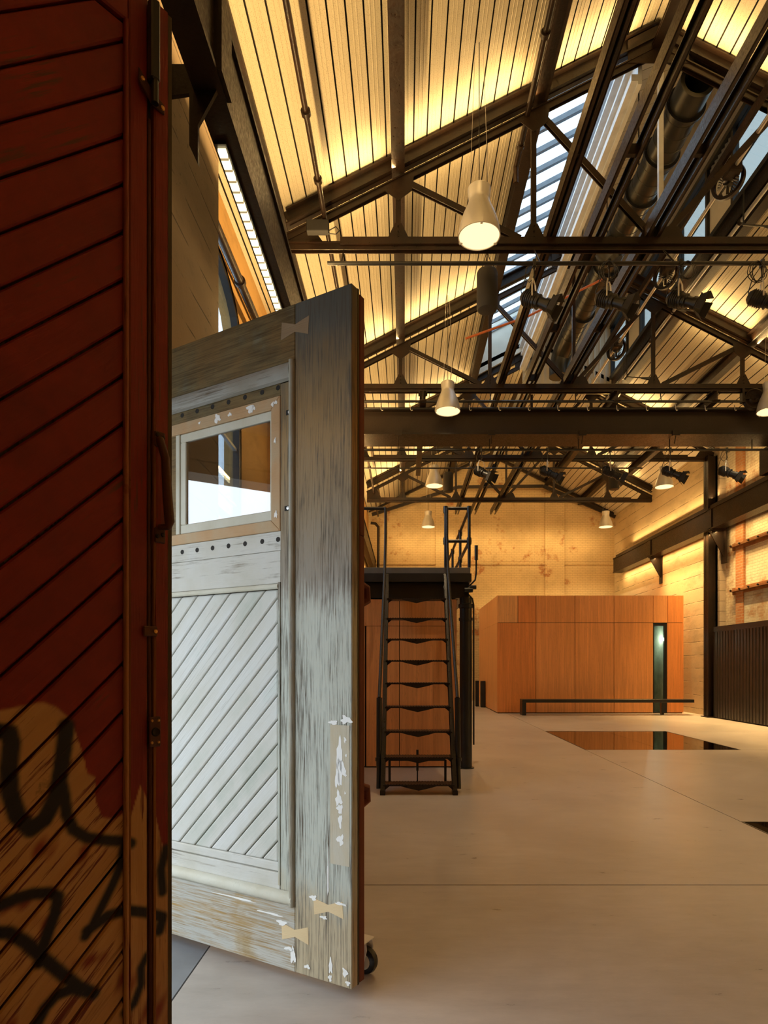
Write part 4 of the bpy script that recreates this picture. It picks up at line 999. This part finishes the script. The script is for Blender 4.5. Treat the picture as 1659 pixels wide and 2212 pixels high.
# bolection mouldings
def moulding(mb, p0, p1, up, w_, h_, n=6):
    p0 = Vector(p0); p1 = Vector(p1); d_ = (p1 - p0); pts = []
    side = Vector(up)
    for k in range(n + 1):
        a_ = math.pi*k/n; pts.append(p0 + side*(w_/2 - w_/2*math.cos(a_)) + Vector((0, 1, 0))*(h_*math.sin(a_)**.7))
    mb.prism(pts, d_)
m_ = MB(); moulding(m_, (.3255, -.002, .36), (.3255, -.002, 2.955), (1, 0, 0), .030, .022); m_.build('moulding', M_GMOULDV, d2, smooth=True)
m_ = MB(); moulding(m_, (.352, -.012, 2.872), (1.70, -.012, 2.872), (0, 0, 1), .083, .03); m_.build('moulding', M_GMOULD, d2, smooth=True)
m_ = MB(); moulding(m_, (.335, -.012, .362), (1.70, -.012, .362), (0, 0, 1), .06, .034); m_.build('moulding', M_GTRIM, d2, smooth=True)
MB().box(.356, .428, -.05, -.016, .40, 2.872).build('inner_stile', M_GSTILE, d2, bevel=.003)
m_ = MB(); m_.prism([(.428, -.016, .45), (.443, -.016, .45), (.456, -.034, .52), (.443, -.03, .52)], (0, 0, 1.44))
m_.prism([(.429, -.05, .44), (.455, -.05, .44), (.455, -.03, .44), (.440, -.012, .44), (.429, -.012, .44)], (0, 0, 1.47)); m_.build('bead', M_GSTILE, d2)
MB().box(.429, 1.70, -.05, -.020, 2.818, 2.880).build('rail', M_GRAIL, d2, bevel=.002)
# rail with drilled holes and the others
MB().box(.429, 1.70, -.05, -.020, 2.065, 2.159).build('rail', M_GBOARD, d2, bevel=.002)
MB().box(.429, 1.70, -.05, -.018, 1.905, 2.063).build('rail', M_GBOARD, d2, bevel=.002)
m_ = MB(); moulding(m_, (.44, -.02, 1.878), (1.70, -.02, 1.878), (0, 0, 1), .026, .014); m_.build('moulding', M_GTRIM, d2, smooth=True)
for z, y in ((2.857, -.020), (2.119, -.020)):
    for k in range(11):
        x = .434 + .114*k
        # drilled hole drawn as a raised dark disc, its inner shade in the colour
        MB().lathe([(0, .0006), (.0105, .0006), (.0125, .0012), (.0125, 0)], (x + (.012 if k == 0 else 0), y, z), (0, 1, 0), 16).build('bolt_hole', M_HOLE, d2)
# window frames
fz0, fz1, fx0, fx1 = 2.16, 2.815, .429, 1.50
for (a, b, z0, z1) in ((fx0, fx1, fz1 - .058, fz1), (fx0, fx1, fz0, fz0 + .055)):
    q = MB(); s_ = 1 if z0 > 2.5 else -1
    zo, zi = (z1, z0) if s_ > 0 else (z0, z1)
    q.prism([(a, -.014, zo), (b, -.014, zo), (b - .06, -.014, zi), (a + .058, -.014, zi)], (0, -.03, 0)); q.build('window_frame', M_GORANGE, d2, bevel=.003)
for xo, xi in ((fx0, fx0 + .058), (fx1, fx1 - .06)):
    q = MB().prism([(xo, -.014, fz0), (xo, -.014, fz1), (xi, -.014, fz1 - .058), (xi, -.014, fz0 + .055)], (0, -.03, 0)); q.build('window_frame', M_GORANGE, d2, bevel=.003)
sx0, sx1, sz0, sz1 = .488, 1.135, 2.216, 2.756
MB().box(sx0, sx1, -.045, -.022, 2.712, sz1).build('sash_rail', M_GTRIM, d2, bevel=.004)
MB().box(sx0, sx1, -.045, -.022, sz0, 2.266).build('sash_rail', M_GTRIM, d2, bevel=.004)
MB().box(sx0, .497, -.045, -.022, 2.266, 2.712).build('sash_stile', M_GTRIM, d2)
MB().box(1.093, sx1, -.045, -.022, 2.266, 2.712).build('sash_stile', M_GTRIM, d2, bevel=.004)
MB().box(1.137, 1.17, -.045, -.018, fz0 + .055, fz1 - .058).build('mullion', M_GTRIM, d2, bevel=.004)
MB().box(1.17, 1.44, -.045, -.03, 2.216, 2.756).build('window_board', M_GRAIL, d2)
MB().box(.490, 1.10, -.036, -.032, 2.26, 2.72).build('glass_pane', M_DOORGLASS, d2)
# mortice slots: dark plates in place of the shade within
for (x, z) in ((.375, 2.722), (.384, 2.262)):
    MB().box(x - .016, x + .018, -.0165, -.0152, z - .012, z + .012).build('mortice_slot', M_HOLE, d2)
    MB().lathe([(0, .004), (.008, .003), (.009, 0)], (x - .004, -.0155, z), (0, 1, 0), 10).build('screw_head', M_ALU, d2)
# diagonal planks
pl2 = plank_panel(.457, 1.70, .545, 1.878, (.454, 1.724), -.030, .02, .0045, d2, M_GPLANK)
MB().box(.429, 1.70, -.05, -.022, .50, .545).build('rail', M_GBOARD, d2, bevel=.006)
MB().box(.429, 1.70, -.05, -.014, .40, .498).build('rail', M_GBOARD, d2, bevel=.003)
# butterfly keys, filler patches
M_KEYD = weathered('weathered_key', [(.26, .17, .09), (.30, .21, .12), (.33, .25, .15), (.28, .20, .11)], (.18, .12, .06), along='x', wear=(.55, .7))
M_PATCH = weathered('stripped_patch', [(.44, .36, .24), (.50, .43, .30), (.52, .48, .38), (.46, .37, .23)], (.40, .30, .17), along='z', wear=(.55, .7))
def key(cx, cz, wd, hh, ang=0):
    pts = [(-wd/2, -hh/2), (0, -hh*.2), (wd/2, -hh/2), (wd/2, hh/2), (0, hh*.2), (-wd/2, hh/2)]
    ca, sa = math.cos(ang), math.sin(ang)
    MB().prism([(cx + a*ca - b*sa, .0012, cz + a*sa + b*ca) for a, b in pts], (0, -.01, 0)).build('butterfly_key', M_KEYD if cz > 2 else M_KEY, d2)['label'] = 'pale pine butterfly patch'
key(.325, 3.105, .165, .085, R(4)); key(.325, .235, .16, .082, R(-3)); key(.130, .392, .165, .078, R(-4))
MB().box(.012, .118, -.01, .0014, .60, 1.235).build('wood_patch', M_PATCH, d2)['label'] = 'long tan wood repair let into the stile'
rr = random.Random(11)
def blob(cx, cz, rx, rz, y=.0022, jag=.25):
    n = 18; ph = rr.random()*6; pts = []
    for k in range(n):
        a_ = 2*math.pi*k/n; q_ = 1 + jag*math.sin(3*a_ + ph) + jag*.7*math.sin(5*a_ + ph*2) + rr.uniform(-jag, jag)*.6
        pts.append((cx + rx*q_*math.cos(a_), y, cz + rz*q_*math.sin(a_)))
    MB().prism(pts, (0, -.002, 0)).build('filler_patch', M_FILL, d2)
for b in ((.065, 1.10, .016, .07), (.078, 1.0, .012, .05), (.058, 1.03, .02, .055), (.070, .90, .018, .03), (.064, .855, .016, .02), (.062, .80, .010, .03), (.060, .715, .017, .024), (.035, 1.17, .006, .012), (.03, 1.10, .005, .006), (.032, 1.01, .005, .006), (.035, .93, .004, .006),
          (.10, 1.245, .022, .010), (.03, 1.26, .028, .018), (.335, .13, .016, .035), (.36, .155, .03, .008), (.25, .095, .016, .008), (.115, .13, .010, .035), (.118, .075, .010, .014), (.035, .12, .014, .018), (.02, .075, .012, .010), (.215, .425, .02, .012), (.06, .425, .03, .006), (.155, .345, .02, .007), (.405, .27, .03, .012), (.13, .55, .004, .10), (.48, .30, .08, .004), (.7, .335, .13, .004)):
    blob(*b)
for b in ((.62, 2.79, .022, .020), (.60, 2.787, .012, .012), (.85, 2.785, .020, .022), (.76, 2.787, .014, .008), (.455, 2.785, .010, .008), (.475, 2.78, .008, .012), (.46, 2.60, .006, .012), (.455, 2.24, .010, .016), (.98, 2.787, .008, .006)):
    blob(b[0], b[1], b[2], b[3], -.0125)
# rear pulls and caster
for z in (1.84, .90):
    MB().tube([(.03, -.10, z + .05), (.02, -.15, z + .03), (.02, -.155, z - .03), (.03, -.10, z - .06)], [.016, .02, .02, .014], 10).build('pull_handle', M_BACKRED, d2, smooth=True)
w_ = MB(); C = (.085, -.24, .068)
w_.lathe([(.018, -.022), (.05, -.022), (.064, -.016), (.068, 0), (.064, .016), (.05, .022), (.018, .022)], C, (0, 1, 0), 28)
ca_ = w_.build('caster_wheel', M_BLACK, d2, smooth=True)
MB().lathe([(0, -.03), (.016, -.028), (.02, -.022)], C, (0, -1, 0), 14).lathe([(0, .03), (.035, .026), (.04, .023)], C, (0, 1, 0), 18).build('hub', M_GTRIM, ca_, smooth=True)
MB().prism([(.13, -.212, .055), (.075, -.212, .05), (.055, -.212, .13), (.06, -.212, .17), (.15, -.212, .17)], (0, .005, 0)).prism([(.13, -.27, .055), (.075, -.27, .05), (.055, -.27, .13), (.06, -.27, .17), (.15, -.27, .17)], (0, .005, 0)).box(.055, .16, -.28, -.10, .165, .172).box(.055, .16, -.108, -.10, .15, .30).build('caster_fork', M_FILL, d2, bevel=.002)

# red leaf ---------------------------------------------------------------
d1 = thing('door_1', 'dark red barn door leaf with diagonal planks and black and tan graffiti', 'door', (-.615, 1.62, 0), (0, 0, math.atan2(-.776, -.63)), world=False)
d1['kind'] = 'structure'
ST = {'S1': ([(0.402, 1.362), (0.376, 1.357), (0.371, 1.334), (0.376, 1.283), (0.374, 1.228), (0.36, 1.174), (0.333, 1.139), (0.305, 1.156), (0.28, 1.202), (0.269, 1.27), (0.262, 1.324), (0.258, 1.362)], .018),
 'S2': ([(0.272, 1.25), (0.263, 1.203), (0.258, 1.159), (0.243, 1.12), (0.212, 1.094), (0.164, 1.077), (0.122, 1.066), (0.109, 1.059)], .013),
 'S3': ([(0.124, 1.058), (0.131, 1.009), (0.152, 0.965), (0.176, 0.923), (0.2, 0.881), (0.216, 0.862)], .011),
 'S4': ([(0.212, 0.873), (0.164, 0.894), (0.114, 0.893), (0.069, 0.875), (0.028, 0.851), (0.037, 0.819)], .013),
 'S5': ([(0.402, 0.987), (0.363, 0.994), (0.329, 0.995), (0.294, 0.987), (0.276, 0.972), (0.283, 0.936), (0.298, 0.898), (0.312, 0.857), (0.315, 0.836)], .013),
 'S6': ([(0.402, 0.933), (0.376, 0.924), (0.343, 0.891), (0.308, 0.844), (0.265, 0.789), (0.231, 0.748), (0.196, 0.718)], .014),
 'S7': ([(0.196, 0.718), (0.243, 0.749), (0.28, 0.749), (0.305, 0.729), (0.319, 0.704)], .013),
 'S8': ([(0.067, 0.764), (0.083, 0.74), (0.083, 0.697), (0.101, 0.657), (0.122, 0.641)], .010),
 'S9': ([(0.018, 1.026), (0.033, 0.976), (0.028, 0.917)], .012)}
TAN = [(-1, .9), (.02, 1.0), (.05, 1.13), (.085, 1.2), (.108, 1.13), (0.126, 1.134), (0.148, 1.126), (0.176, 1.135), (0.19, 1.171), (0.18, 1.206), (0.188, 1.231), (0.212, 1.247), (0.22, 1.288), (0.235, 1.337), (0.25, 1.378), (0.28, 1.407), (0.308, 1.42), (0.346, 1.414), (0.395, 1.405), (3, 1.38)]
def seg_d(px, pz, a, b):
    dx, dz = b[0] - a[0], b[1] - a[1]; L2 = dx*dx + dz*dz
    t_ = 0 if L2 == 0 else max(0, min(1, ((px - a[0])*dx + (pz - a[1])*dz)/L2))
    return math.hypot(px - a[0] - t_*dx, pz - a[1] - t_*dz)
def spray_val(x, z):
    if z > 1.46 : return 0., 0.
    # tan field under the TAN outline
    tan = 0.
    for a, b in zip(TAN, TAN[1:]):
        if a[0] <= x <= b[0]:
            zz = a[1] + (b[1] - a[1])*(x - a[0])/max(1e-6, b[0] - a[0]); d_ = (zz - z)/.008; tan = max(0., min(1., .5 + d_)); break
    # islands of red left inside the tan
    for cx, cz, rx, rz in ((.36, .98, .06, .02), (.30, .92, .03, .03), (.20, .80, .05, .02), (.38, .72, .03, .03), (.12, .72, .03, .05), (.05, .62, .05, .06), (.31, 1.09, .035, .03), (.22, 1.06, .02, .03)):
        q_ = math.hypot((x - cx)/rx, (z - cz)/rz); q_ += .25*math.sin(x*160 + z*90)
        if q_ < 1: tan *= max(.12, q_)
    blk = 0.
    for P, w_ in ST.values():
        for a, b in zip(P, P[1:]):
            if abs((a[0] + b[0])/2 - x) > .09 or abs((a[1] + b[1])/2 - z) > .09: continue
            d_ = seg_d(x, z, a, b)
            if d_ < w_ + .008: blk = max(blk, min(1., (w_ + .006 - d_)/.010))
    return tan, max(0., min(1., blk))
def set_spray(me):
    at = me.color_attributes.new('spray', 'FLOAT_COLOR', 'POINT')
    buf = []
    for v in me.vertices:
        t_, b_ = spray_val(v.co.x, v.co.z); buf += [t_, b_, 0, 1]
    at.data.foreach_set('color', buf)
def grid_face(mb, x0, x1, z0, z1, y, step):
    nx = max(1, int((x1 - x0)/step)); nz = max(1, int((z1 - z0)/step)); o_ = len(mb.v)
    vs = [(x0 + (x1 - x0)*i/nx, y, z0 + (z1 - z0)*j/nz) for j in range(nz + 1) for i in range(nx + 1)]
    mb.add(vs, [(j*(nx + 1) + i, j*(nx + 1) + i + 1, (j + 1)*(nx + 1) + i + 1, (j + 1)*(nx + 1) + i) for j in range(nz) for i in range(nx)])
# stile boards: slab plus a dense skin over the lower part
def red_board(name, x0, x1, yf, dep, z0=.05, z1=3.205):
    m_ = MB(); b = .004
    m_.box(x0, x1, yf - dep, yf - b, z0, z1)
    m_.prism([(x0, yf - b, z0), (x1, yf - b, z0), (x1 - b, yf, z0), (x0 + b, yf, z0)], (0, 0, z1 - z0))
    m_.f.pop(); m_.m.pop()
    # front strip as grid
    # (the prism's faces: bottom, top, back, right bevel, front, left bevel) -> drop the front quad, replace by a grid
    grid_face(m_, x0 + b, x1 - b, .5, 1.46, yf + .0004, .004)
    m_.add([(x0 + b, yf + .0004, 1.46), (x1 - b, yf + .0004, 1.46), (x1 - b, yf + .0004, z1), (x0 + b, yf + .0004, z1)], [(0, 1, 2, 3)])
    o = m_.build(name, M_REDS, d1); set_spray(o.data); return o
red_board('stile', .010, .050, .006, .05); red_board('stile', .064, .113, .0, .044)
MB().box(0, .011, -.045, .002, .05, 3.205).build('edge_strip', M_EDGE, d1)
red_board('stile', 1.85, 2.04, 0, .04)
m_ = MB(); m_.box(.052, .062, -.03, -.012, .05, 3.2); m_.build('groove_shade', M_HOLE, d1)  # dark strip standing for the shade in the groove between the boards
o = MB().box(.0, 2.04, -.06, -.045, .05, 3.205).build('backing', M_GSTILE, d1)
o = MB().box(.114, 1.85, -.04, 0, 3.105, 3.205).build('top_rail', M_REDS, d1, bevel=.004); set_spray(o.data)
m_ = MB(); moulding(m_, (.1135, -.006, .06), (.1135, -.006, 3.105), (1, 0, 0), .012, .010); o = m_.build('moulding', M_REDS, d1, smooth=True); set_spray(o.data)
# planks: parallelogram grids so the spray outline is held on the plank faces
xr, zr = .126, 2.101; x0p, x1p, z0p, z1p = .126, 1.85, .10, 3.10; pitch = .119; gp_ = .004
for n in range(int((z0p - zr)/pitch) - 3, int((z1p + (x1p - xr) - zr)/pitch) + 3):
    c0 = zr + n*pitch + gp_; c1 = zr + (n + 1)*pitch - gp_
    q = clip_poly([(x0p - 9, c0 - (x0p - 9 - xr)), (x1p + 9, c0 - (x1p + 9 - xr)), (x1p + 9, c1 - (x1p + 9 - xr)), (x0p - 9, c1 - (x0p - 9 - xr))], x0p, x1p, z0p, z1p)
    if len(q) < 3: continue
    # skip slivers
    ar = abs(sum(q[i][0]*q[(i+1) % len(q)][1] - q[(i+1) % len(q)][0]*q[i][1] for i in range(len(q))))/2
    if ar < .0005: continue
    m_ = MB(); m_.prism([(p[0], -.012, p[1]) for p in q], (0, -.02, 0))
    # chamfered raised face
    cx = sum(p[0] for p in q)/len(q)
    b = .004
    # a dense skin column by column
    xlo, xhi = min(p[0] for p in q), max(p[0] for p in q); st = .004
    def span(x):
        lo, hi = 1e9, -1e9
        for i in range(len(q)):
            a, c_ = q[i], q[(i+1) % len(q)]
            if min(a[0], c_[0]) - 1e-9 <= x <= max(a[0], c_[0]) + 1e-9:
                if abs(c_[0] - a[0]) < 1e-9: zs = (a[1], c_[1])
                else: zs = (a[1] + (c_[1] - a[1])*(x - a[0])/(c_[0] - a[0]),)
                lo = min(lo, *zs); hi = max(hi, *zs)
        return lo, hi
    xs_ = []
    x = xlo
    zmid = (min(p[1] for p in q))
    dense = zmid < 1.46
    while x < xhi: xs_.append(x); x += (st if (dense and x < .46) else .02 if not dense and x < .46 else .15)
    xs_.append(xhi)
    NR = 26 if dense else 4; vs = []; fs = []
    for x in xs_:
        lo, hi = span(x); h_ = hi - lo
        bb = min(b*1.41, h_*.2)
        vs.append((x, -.012, lo))
        for j in range(NR + 1): vs.append((x, -.007, lo + bb + (h_ - 2*bb)*j/NR))
        vs.append((x, -.012, hi))
    NC = NR + 3
    for i in range(len(xs_) - 1):
        for j in range(NC - 1): fs.append((i*NC + j, (i+1)*NC + j, (i+1)*NC + j + 1, i*NC + j + 1))
    m_.add(vs, fs)
    o = m_.build('plank', M_REDP, d1); set_spray(o.data)
# ironmongery on the red leaf
M_RUST = steel_mat('rusty_red_iron', (.05, .012, .005), (.13, .05, .015), .5)
MB().tube([(.057, -.004, z) for z in (.06, .8, .95, 1.1, 1.3)], .0055, 8).build('bolt_rod', M_RUST, d1, smooth=True)
MB().tube([(.057, -.004, 1.36), (.060, -.004, 1.6), (.059, -.004, 2.9)], .0045, 8).build('bolt_rod', M_RUST, d1, smooth=True)
MB().box(.036, .066, .004, .012, 1.295, 1.372).build('lock_plate', M_RUST, d1, bevel=.002)
MB().lathe([(0, .001), (.006, .001), (.010, .004), (.012, 0)], (.050, .012, 1.333), (0, 1, 0), 16).build('keyhole', M_HOLE, d1, smooth=True)
for (x, z) in ((.042, 1.362), (.060, 1.362), (.042, 1.306), (.060, 1.306)):
    MB().lathe([(0, .0025), (.003, .002), (.004, 0)], (x, .012, z), (0, 1, 0), 10).build('brass_screw', M_BRASS, d1)
MB().box(.044, .080, .004, .010, 1.577, 1.603).build('rod_guide', M_RUST, d1, bevel=.002)
MB().lathe([(0, .004), (.005, .003), (.006, 0)], (.050, .010, 1.59), (0, 1, 0), 10).build('brass_screw', M_BRASS, d1)
hnd = MB().tube([(.038, .01, 2.085), (.040, .026, 2.06), (.036, .034, 2.03), (.031, .036, 1.93), (.026, .036, 1.872), (.028, .032, 1.858), (.040, .012, 1.858)], [.010, .010, .0105, .012, .0125, .010, .008], 12)
hn = hnd.build('door_handle', M_RUST, d1, smooth=True)
MB().box(.022, .052, .004, .011, 2.065, 2.105).box(.022, .052, .004, .011, 1.818, 1.858).build('handle_plate', M_RUST, hn, bevel=.003)
for (x, z) in ((.030, 2.09), (.045, 2.095), (.030, 1.84), (.045, 1.835)): MB().lathe([(0, .004), (.005, .003), (.006, 0)], (x, .011, z), (0, 1, 0), 10).build('screw', M_STEEL, hn)
bl = MB().box(.046, .070, .004, .030, 2.985, 3.19).build('bolt_housing', M_BLACK, d1, bevel=.004)
MB().tube([(.056, .02, 2.93), (.056, .02, 3.0)], .009, 10).build('bolt_bar', M_BLACK, d1, smooth=True)
MB().prism([(.095, .008, 3.0), (.095, .008, 2.965), (.06, .008, 2.93), (.026, .008, 2.925), (.026, .008, 2.95), (.058, .008, 2.965)], (0, .006, 0)).build('bolt_guide', M_RUST, d1, bevel=.002)
for (x, z) in ((.086, 2.975), (.033, 2.938)): MB().lathe([(0, .004), (.005, .003), (.006, 0)], (x, .014, z), (0, 1, 0), 10).build('screw', M_BRASS, d1)

# tidy the helper marks
for o in bpy.data.objects:
    if '_w' in o: del o['_w']
bpy.context.view_layer.update()
